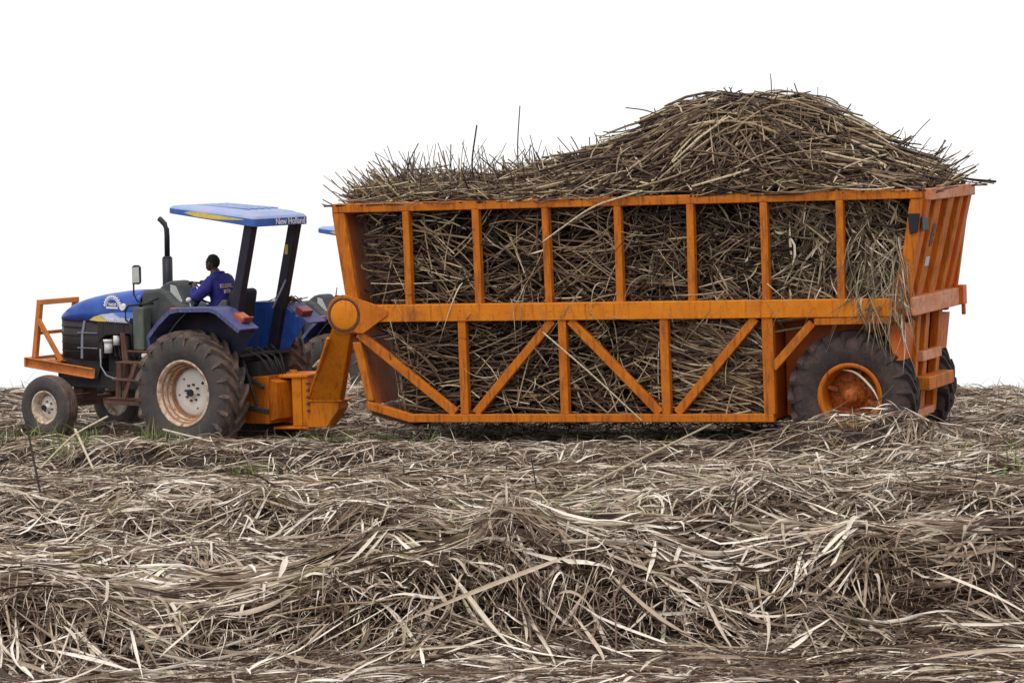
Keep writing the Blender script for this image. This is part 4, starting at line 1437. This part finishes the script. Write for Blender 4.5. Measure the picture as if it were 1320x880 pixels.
mb.box(-.45, .95, -.30, .30, .62, 1.40)
mb.tube([(0, -.7, .88), (0, .7, .88)], .14, 16)
mb.tube([(0, -.55, .88), (0, .55, .88)], .22, 16)
mb.box(-.75, -.4, -.22, .22, .78, 1.30)
for s in (1, -1):
    mb.bar((-.35, s * .35, 1.25), (-.95, s * .38, .95), .05, .06)
    mb.bar((-.30, s * .42, .72), (-1.05, s * .40, .62), .05, .07)
    mb.tube([(-.60, s * .40, 1.35), (-.85, s * .40, .70)], .025, 8)
mb.build('rear_axle_housing', M['engine'], tc, .01)
for k in range(7):
    y_ = -.35 + .11 * k
    MB().tube([(-.38, y_, 1.42), (-.55, y_ + .03, 1.50 - .03 * (k % 3)), (-.78, y_ * .7, 1.36 - .05 * (k % 2)), (-.95, y_ * .5 + .05, 1.12)], .014, 7).build('hydraulic_hose', M['dark'], tc)
MB().box(-.50, -.42, -.50, .50, 1.40, 1.46).box(-.62, -.50, .18, .40, 1.34, 1.50).build('lift_housing', M['engine'], tc, .01)
mb = MB()
mb.bar((2.69, -.62, .60), (2.69, .62, .60), .12, .12)
mb.box(2.60, 2.78, -.16, .16, .60, .96)
for s in (1, -1):
    mb.tube([(2.69, s * .60, .50), (2.69, s * .60, .74)], .05, 12)
    mb.tube([(2.69, s * .58, .565), (2.69, s * .76, .565)], .04, 12)
    mb.bar((2.69, s * .58, .72), (2.45, s * .50, .72), .05, .03)
mb.tube([(2.45, -.5, .73), (2.45, .5, .73)], .016, 8)
mb.build('front_axle', M['rust'], tc, .008)

# bumper frame ----------------------------------------------------------------
mb = MB()
for s in (1, -1):
    y = s * .42
    # C channel: web and two flanges
    for (dy, dz, w_, h_) in ((0, 0, .014, .135), (s * .025, .066, .055, .014), (s * .025, -.066, .055, .014)):
        mb.bar((3.445, y + dy, 1.172 + dz), (2.13, y + dy, 1.045 + dz), w_, h_)
mb.bar((3.445, -.47, 1.172), (3.445, .47, 1.172), .03, .135)
mb.bar((3.05, -.42, 1.20), (3.05, .42, 1.20), .5, .02)
mb.build('bumper_beam', M['bumper'], tc, .004)
mb = MB()
mb.bar((3.29, .41, 1.24), (3.165, .41, 2.08), .075, .075, up=(1, 0, 0))
mb.bar((3.29, -.36, 1.24), (3.165, -.36, 2.08), .075, .075, up=(1, 0, 0))
mb.bar((3.165, -.40, 2.055), (3.165, .45, 2.055), .08, .075)
mb.bar((3.235, -.33, 1.60), (3.235, .38, 1.60), .05, .05)
mb.bar((3.19, .43, 1.80), (2.755, .43, 1.20), .05, .065)
mb.bar((3.19, -.38, 1.80), (2.755, -.38, 1.20), .05, .065)
mb.build('guard_frame', M['bumper'], tc, .006)

# steps ------------------------------------------------------------------------
mb = MB()
mb.box(.88, 1.40, .56, .80, 1.245, 1.27)
mb.box(.88, 1.44, .58, .84, 1.00, 1.03)
mb.box(.89, 1.57, .62, .88, .715, .75)
mb.box(.89, 1.57, .865, .88, .66, .75)
mb.prism([(1.50, 1.66), (1.42, 1.66), (1.34, 1.20), (1.36, .70), (1.46, .70), (1.46, 1.2)], .55, .575)
mb.bar((1.42, .68, 1.26), (1.44, .70, .73), .02, .10, up=(1, 0, 0))
mb.bar((1.02, .80, 1.25), (1.22, .84, .75), .02, .07, up=(1, 0, 0))
mb.bar((.92, .66, 1.42), (.94, .68, .72), .02, .12, up=(1, 0, 0))
mb.box(.90, 1.50, .30, .58, .66, .72)
mb.box(.80, 1.34, .36, .62, 1.395, 1.42)
mb.build('step', M['rust'], tc, .005)
MB().box(1.16, 1.44, -.62, -.30, .75, 1.35).build('battery_box', M['engine'], tc, .01)
MB().box(.86, 1.0, .60, .70, 1.335, 1.39).build('pale_block', M['filter'], tc, .01)

# console, floor, controls ---------------------------------------------------------
mb = MB()
mb.prism([(1.32, 1.42), (1.33, 2.00), (1.32, 2.235), (1.27, 2.265), (.98, 2.30), (.86, 2.25), (.70, 2.12), (.52, 2.04), (.50, 1.75), (.50, 1.42)], -.31, .31)
mb.build('console', M['console'], tc, .05)
mb = MB()
mb.prism([(1.10, 2.22), (1.06, 2.31), (.96, 2.375), (.84, 2.405), (.75, 2.40), (.70, 2.34), (.62, 2.17), (.56, 2.02), (.95, 1.98)], -.12, .19)
mb.build('dashboard', M['console'], tc, .03)
MB().prism([(.76, 2.33), (.86, 2.35), (.86, 2.17), (.66, 2.09), (.64, 2.12)], .189, .198).build('instrument_panel', M['mirror'], tc, .003)
MB().tube([(.90, .305, 1.74), (.90, .318, 1.74)], .035, 14).build('cap', M['dark'], tc)
MB().box(1.07, 1.27, .38, .56, 1.42, 2.035).build('side_tank', M['panelgrey'], tc, .02)
MB().tube([(1.00, .40, 2.09), (1.10, .52, 2.085), (1.32, .58, 2.06), (1.38, .58, 2.00), (1.38, .58, 1.86), (1.28, .58, 1.78), (1.26, .58, 1.42)], .016, 8).build('grab_rail', M['dark'], tc)
m_arm = MB().tube([(.96, .34, 2.16), (1.10, .50, 2.08), (1.17, .56, 2.13), (1.20, .60, 2.22), (1.20, .60, 2.44)], .013, 8).build('mirror_arm', M['dark'], tc)
mm_ = MB()
mm_.prism([(1.215, 2.37), (1.215, 2.62), (1.17, 2.645), (1.09, 2.645), (1.05, 2.62), (1.05, 2.40), (1.08, 2.37)], .60, .64, shear=(-.02, 0))
mir = mm_.build('mirror_housing', M['dark'], m_arm, .012)
MB().prism([(1.19, 2.39), (1.19, 2.61), (1.06, 2.62), (1.055, 2.40)], .642, .648, shear=(-.004, 0)).build('mirror_glass', M['mirror'], m_arm)
MB().box(-.7, 1.1, -.56, .56, 1.38, 1.42).build('cab_floor', M['engine'], tc, .005)
# steering wheel
st = MB()
sc_ = Vector((.36, .05, 2.235)); ax = Vector((-.66, 0, .75)).normalized()
e1 = Vector((0, 1, 0)); e2 = ax.cross(e1)
ringp = [sc_ + (e1 * math.cos(t) + e2 * math.sin(t)) * .215 for t in [2 * math.pi * k / 28 for k in range(29)]]
st.tube(ringp, .016, 8, cap=False)
for t in (.5, 2.6, 4.7):
    st.tube([sc_ - ax * .03, sc_ + (e1 * math.cos(t) + e2 * math.sin(t)) * .21], .012, 6)
st.tube([sc_, sc_ - ax * .35], .03, 10)
st.build('steering_wheel', M['dark'], tc)
MB().tube([(.42, .26, 2.02), (.45, .27, 2.12)], .012, 6).ellipsoid((.46, .27, 2.14), (.045, .045, .04)).build('gear_lever', M['filter'], tc)
# seat
mb = MB()
mb.box(-.22, .28, -.25, .25, 1.70, 1.80)
mb.box(-.1, .15, -.15, .15, 1.42, 1.70)
mb.build('seat', M['seat'], tc, .03)
MB().prism([(-.10, 1.82), (-.24, 2.26), (-.33, 2.32), (-.40, 2.28), (-.32, 1.82)], -.24, .24).build('backrest', M['seatback'], tc, .04)
MB().prism([(.02, 1.98), (-.16, 2.16), (-.24, 2.16), (-.24, 1.96)], .24, .30).build('armrest', M['seat'], tc, .02)

# fenders -------------------------------------------------------------------------
prof = [(.60, 1.46), (.64, 1.66), (.45, 1.86), (.23, 2.035), (.08, 2.065), (-.50, 2.085), (-.62, 2.055), (-1.03, 1.80)]
for s in (1, -1):
    mb = MB()
    mb.strip(prof, min(s * .56, s * .99), max(s * .56, s * .99), .022)
    # lip
    mb.strip([(x * .985 - .003, z - .025) for x, z in prof], min(s * .975, s * .99), max(s * .975, s * .99), .05)
    f = mb.build('fender', M['fender'], tc, .004)
    web = [(.60, 1.42), (.64, 1.64), (.45, 1.84), (.23, 2.02), (.08, 2.05), (-.50, 2.07), (-.62, 2.04), (-.99, 1.80), (-.62, 1.34), (-.2, 1.20), (.3, 1.20)]
    MB().prism(web, s * .535, s * .548).build('fender_wall', M['blue'], f)
    MB().prism([(x_ * .99, z_ - .004) for x_, z_ in web], s * .549, s * .56).build('arch_liner', M['fenderin'], f)  # near-black plate on the wheel side of the blue wall
# lamps
mb = MB().bar((-.78, .70, 1.995), (-.93, .70, 1.91), .20, .075)
tl = mb.build('tail_lamp', M['amber'], tc, .012)
MB().bar((-.94, .70, 1.935), (-.965, .70, 1.92), .20, .085).build('red_lens', M['red'], tl, .008)
mb = MB().bar((-.80, -.70, 2.00), (-.92, -.70, 1.93), .24, .085)
mb.build('tail_lamp', M['red'], tc, .012)
MB().box(.28, .40, .66, .76, 2.02, 2.06).build('side_marker', M['amber'], tc, .01)
# clutter of straw and rag on the far fender
mb = MB()
for i in range(16):
    p = Vector((random.uniform(-.75, -.35), random.uniform(-.85, -.6), 2.11))
    d = Vector((random.uniform(-.12, .12), random.uniform(-.1, .1), random.uniform(0, .05)))
    mb.tube([p - d, p + Vector((0, 0, random.uniform(0, .06))), p + d], .008, 5)
mb.ellipsoid((-.52, -.70, 2.12), (.14, .08, .035))
o = mb.build('dirt_clump', M['rust'], tc)

# roll posts, canopy ------------------------------------------------------------
for s in (1, -1):
    MB().bar((-.385, s * .50, 1.15), (-.875, s * .50, 3.22), .13, .15, up=(1, 0, 0)).build('roof_post', M['post'], tc, .012)
MB().bar((-.43, -.55, 1.28), (-.43, .55, 1.28), .10, .10).build('post_crossbeam', M['post'], tc, .01)
MB().tube([(-.62, -.28, 2.02), (-.74, -.44, 2.42)], .014, 8).build('stay_rod', M['chrome'], tc)
MB().prism([(-.735, 2.78), (-.745, 2.92), (-.795, 2.92), (-.785, 2.78)], -.434, -.428).build('warning_sticker', M['decalyellow'], tc)

mb = MB()
def rrect(x0, x1, hy, r, n=6):
    pts = []
    for cx_, cy_, a0 in ((x1 - r, hy - r, 0), (x0 + r, hy - r, 90), (x0 + r, -hy + r, 180), (x1 - r, -hy + r, 270)):
        for k in range(n + 1):
            a = R(a0 + 90 * k / n)
            pts.append((cx_ + r * math.cos(a), cy_ + r * math.sin(a)))
    return pts
def zr(x):       # underside of the canopy, tilted back
    return 3.205 + (x + 1.03) / 1.56 * .185
levels = []
for (ins, dz0, dz1) in ((0, 0, 0), (.0, .11, .075), (.025, .14, .10), (.06, .155, .115), (.10, .160, .114), (.16, .185, .125), (.30, .205, .135)):
    pts = rrect(-1.03 + ins, .53 - ins * 1.0, .63 - ins, max(.09 - ins * .2, .03))
    lv = []
    for (x, y) in pts:
        f_ = (x + 1.03) / 1.56
        lv.append(mb.bm.verts.new((x, y, zr(x) + dz0 * (1 - f_) + dz1 * f_)))
    levels.append(lv)
for u, v in zip(levels, levels[1:]):
    n_ = len(u)
    for k in range(n_):
        mb.bm.faces.new((u[k], u[(k + 1) % n_], v[(k + 1) % n_], v[k]))
mb.bm.faces.new(levels[-1]); mb.bm.faces.new(levels[0][::-1])
# flutes in the top
for y in (-.30, -.15, 0, .15, .30):
    mb.bar((-.72, y, zr(-.72) + .204), (.22, y, zr(.22) + .150), .05, .016)
can = mb.build('canopy', [M['canopy'], M['canopyside']], tc, .008)
for p in can.data.polygons:
    flute = abs(p.center.y) < .34 and -.74 < p.center.x < .24 and p.center.z > 3.3
    if p.normal.z < .45 and not flute:
        p.material_index = 1
lettering('canopy_lettering', 'New Holland', .125, M['decalwhite'], can, basis((0, -1, 0), (0, 0, 1), (-1.046, -.18, 3.262)), bold=.0015)
mb = MB()
mb.prism([(-.05, zr(-.05) + .085), (.12, zr(.12) + .072), (.22, zr(.22) + .045), (.02, zr(.02) + .015), (-.35, zr(-.35) + .02), (-.85, zr(-.85) + .075), (-.85, zr(-.85) + .085), (-.30, zr(-.30) + .085)], .6305, .634)
mb.build('canopy_flash', M['decalyellow'], can)

# exhaust
ex = MB()
ex.tube([(1.325, -.30, 1.9), (1.325, -.30, 2.70)], .075, 18)
ex.tube([(1.325, -.30, 2.70), (1.325, -.30, 2.73)], [.075, .05], 18)
ex.tube([(1.325, -.30, 2.72), (1.322, -.30, 3.02), (1.328, -.30, 3.12), (1.36, -.30, 3.19), (1.43, -.30, 3.25), (1.46, -.30, 3.27)], .040, 14)
ex.build('exhaust_pipe', M['dark'], tc)
# hitch bracket behind the rear axle
mb = MB()
mb.prism([(-.66, 1.09), (-.93, 1.10), (-.92, .43), (-.36, .42)], -.24, .24)
mb.prism([(-.92, 1.06), (-1.04, 1.02), (-1.04, .50), (-.92, .46)], -.20, .20)
mb.build('hitch_bracket', M['orange'], tc, .012)

# second tractor, parked beyond the crest ------------------------------------------
t2 = copy_tree(tc, skip=('exhaust_pipe', 'mirror_arm', 'hood_lettering', 'emblem_lettering', 'arched_emblem', 'hood_badge', 'dirt_clump', 'grab_rail', 'roof_post', 'stay_rod', 'warning_sticker'))
t2.matrix_world = T2_M
tag(t2, 'blue tractor parked beyond the trailer with only its canopy edge showing', 'tractor', 'blue tractors with sun canopies')
for s in (1, -1):
    MB().bar((-.385, s * .50, 1.15), (-.91, s * .50, 3.38), .13, .15, up=(1, 0, 0)).build('roof_post', M['post'], t2, .012)
for ch in t2.children:
    if ch.name.startswith('canopy'):
        ch.location.z += .16
MB().tube([(.36, .30, 2.0), (.38, .30, 2.30), (.33, .30, 2.55)], [.014, .014, .008], 8).build('gear_stick', M['dark'], t2)

# ----------------------------------------------------------------------------
#  driver
# ----------------------------------------------------------------------------
def skin_mesh(chains, root=0, levels=1):
    """chains: list of [(point, radius)...]; equal points are merged"""
    verts, rad, edges, index = [], [], [], {}
    for ch in chains:
        prev = None
        for p, r in ch:
            key = tuple(round(c, 4) for c in p)
            if key not in index:
                index[key] = len(verts); verts.append(p); rad.append(r)
            i = index[key]
            if prev is not None and prev != i:
                edges.append((prev, i))
            prev = i
    me = bpy.data.meshes.new('tmp_skin')
    me.from_pydata(verts, edges, [])
    o = bpy.data.objects.new('tmp_skin', me)
    col.objects.link(o)
    md = o.modifiers.new('s', 'SKIN')
    sv = me.skin_vertices[0].data
    for i, r in enumerate(rad):
        sv[i].radius = (r, r) if not isinstance(r, tuple) else r
        sv[i].use_root = (i == root)
    sb = o.modifiers.new('d', 'SUBSURF'); sb.levels = levels; sb.render_levels = levels
    dg = bpy.context.evaluated_depsgraph_get()
    out = bpy.data.meshes.new_from_object(o.evaluated_get(dg))
    bpy.data.objects.remove(o)
    return out


hip = (.10, 0, 1.90); waist = (.06, 0, 2.06); chest = (.08, 0, 2.26); neckb = (.14, 0, 2.44); neck = (.185, 0, 2.52)
hands = {1: (.455, .16, 2.375), -1: (.475, -.12, 2.375)}
body_ch = [[(hip, .13), (waist, .13), (chest, .15), (neckb, .085), (neck, .075), ((.215, 0, 2.60), .07)]]
for s in (1, -1):
    hnd = hands[s]
    sh = (.12, s * .20, 2.40); el = (.27, s * .37, 2.15); wr = (.40, s * .19 + .02, 2.335)
    body_ch.append([(chest, .15), (sh, .07), (el, .048), (wr, .032), (hnd, .034)])
    body_ch.append([(hip, .13), ((.12, s * .10, 1.87), .085), ((.52, s * .17, 1.93), .06), ((.60, s * .17, 1.52), .042), ((.72, s * .17, 1.46), .035)])
bme = skin_mesh(body_ch)
bm = bmesh.new(); bm.from_mesh(bme)
# head: skull, jaw, nose, lips, ears, looking down the field
mb = MB(); mb.bm = bm
mb.ellipsoid((.235, 0, 2.665), (.104, .084, .108), 24, 18)
mb.ellipsoid((.285, 0, 2.605), (.058, .058, .060), 16, 12)
mb.ellipsoid((.340, 0, 2.640), (.020, .017, .026), 12, 8)
mb.ellipsoid((.332, 0, 2.592), (.018, .028, .013), 12, 8)
mb.ellipsoid((.328, .032, 2.675), (.012, .014, .008), 10, 6)
mb.ellipsoid((.328, -.032, 2.675), (.012, .014, .008), 10, 6)
for s in (1, -1):
    mb.ellipsoid((.225, s * .086, 2.65), (.022, .012, .033), 12, 8)
# fingers curled round the steering wheel rim
for s in (1, -1):
    hnd = Vector(hands[s])
    for k in range(4):
        b0 = hnd + Vector((.012 + .004 * k, s * (.030 - .020 * k), .012))
        L = (.030, .034, .032, .026)[k]
        mb.tube([b0, b0 + Vector((.03, 0, .010)), b0 + Vector((.052, 0, -.008)), b0 + Vector((.050, 0, -.008 - L))], [.011, .010, .009, .007], 8)
    mb.tube([hnd + Vector((-.01, -s * .02, 0)), hnd + Vector((.006, -s * .05, .0)), hnd + Vector((.03, -s * .056, -.012))], [.013, .011, .008], 8)
drv = mb.build('person', M['skin'])
drv.data.polygons.foreach_set('use_smooth', [True] * len(drv.data.polygons))
drv.matrix_world = TC_M
tag(drv, 'driver in a blue coverall seen from behind, hands on the steering wheel', 'person')
# coverall
cl = [[((.10, 0, 1.88), .17), ((.05, 0, 2.04), .175), ((.05, 0, 2.22), .20), ((.09, 0, 2.36), .185), ((.15, 0, 2.47), .12)]]
for s in (1, -1):
    cl.append([((.09, 0, 2.36), .185), ((.105, s * .20, 2.385), .115), ((.20, s * .31, 2.25), .095), ((.275, s * .365, 2.150), .085), ((.345, s * .28 + .01, 2.25), .068), ((.39, s * .21 + .02, 2.315), .054)])
    cl.append([((.10, 0, 1.88), .17), ((.14, s * .10, 1.86), .11), ((.52, s * .17, 1.93), .085), ((.60, s * .17, 1.56), .065)])
cme = skin_mesh(cl, levels=2)
for v in cme.vertices:
    n_ = math.sin(v.co.z * 70 + v.co.x * 45) * math.sin(v.co.y * 38 + v.co.z * 20)
    v.co += v.normal * (.006 * n_)
cme.materials.append(M['cloth'])
cme.polygons.foreach_set('use_smooth', [True] * len(cme.polygons))
cov = bpy.data.objects.new('coverall', cme); col.objects.link(cov); cov.parent = drv
# collar
MB().tube([(.20, .075, 2.49), (.13, .085, 2.505), (.085, .05, 2.52), (.075, 0, 2.525), (.085, -.05, 2.52), (.13, -.085, 2.505), (.20, -.07, 2.49)], .030, 8).build('collar', M['cloth'], drv)
# hair
mb = MB().ellipsoid((.226, 0, 2.68), (.109, .089, .108), 24, 18)
for v in list(mb.bm.verts):
    if v.co.x > .29 or (v.co.z < 2.66 and v.co.x > .19) or v.co.z < 2.61:
        mb.bm.verts.remove(v)
mb.build('hair', M['hair'], drv, smooth=True)
# lettering across the back
for txt, z, sz in (('SCOUL', 2.345, .080), ('JINJA', 2.275, .058)):
    lettering('back_lettering', txt, sz, M['lettergold'], drv, basis((0, -1, 0), (.22, 0, 1), (-.130 + (z - 2.25) * .30, .115, z)), bold=.003, extrude=.012)

# ----------------------------------------------------------------------------
#  sky, sun, camera
# ----------------------------------------------------------------------------
w = bpy.data.worlds.new('World')
scene.world = w
w.use_nodes = True
nt = w.node_tree
nt.nodes.clear()
out = nt.nodes.new('ShaderNodeOutputWorld')
sky = nt.nodes.new('ShaderNodeTexSky')
sky.sky_type = 'NISHITA'
sky.sun_disc = False
SUN_EL, SUN_AZ = 62, 200      # high, slightly behind the camera, soft
sky.sun_elevation = R(SUN_EL)
sky.sun_rotation = R(SUN_AZ)
sky.dust_density = 4
sky.air_density = 1
bg1 = nt.nodes.new('ShaderNodeBackground'); bg1.inputs['Strength'].default_value = .05
nt.links.new(sky.outputs['Color'], bg1.inputs['Color'])
# even cloud deck
bg2 = nt.nodes.new('ShaderNodeBackground')
tcn = nt.nodes.new('ShaderNodeTexCoord')
sep = nt.nodes.new('ShaderNodeSeparateXYZ')
nt.links.new(tcn.outputs['Generated'], sep.inputs[0])
nz = nt.nodes.new('ShaderNodeTexNoise'); nz.inputs['Scale'].default_value = 3.5; nz.inputs['Detail'].default_value = 5
nt.links.new(tcn.outputs['Generated'], nz.inputs['Vector'])
rc = ramp(nt, nz.outputs['Fac'], [(.3, (.955, .965, .985)), (.7, (1.0, 1.0, .99))])
nt.links.new(rc, bg2.inputs['Color'])
bg2.inputs['Strength'].default_value = 1.03
ad = nt.nodes.new('ShaderNodeAddShader')
nt.links.new(bg1.outputs[0], ad.inputs[0]); nt.links.new(bg2.outputs[0], ad.inputs[1])
nt.links.new(ad.outputs[0], out.inputs['Surface'])

sl = bpy.data.lights.new('sun', 'SUN')
sl.energy = 1.1
sl.angle = R(14)
sl.color = (1, .955, .90)
so = bpy.data.objects.new('sun', sl)
col.objects.link(so)
az = R(SUN_AZ)
dirv = Vector((math.sin(az) * math.cos(R(SUN_EL)), math.cos(az) * math.cos(R(SUN_EL)), math.sin(R(SUN_EL))))
so.rotation_euler = (-dirv).to_track_quat('-Z', 'Y').to_euler()

cam = bpy.data.cameras.new('camera')
cam.sensor_width = 36
cam.lens = 36 * 4150 / 1320
cam.clip_end = 5000
co_ = bpy.data.objects.new('camera', cam)
col.objects.link(co_)
co_.location = (0, 0, 0)
co_.rotation_euler = (R(90), 0, 0)
scene.camera = co_

scene.view_settings.view_transform = 'Standard'
scene.view_settings.look = 'None'
scene.view_settings.exposure = 0
scene.view_settings.gamma = 1
scene.cycles.use_denoising = True
scene.cycles.max_bounces = 6
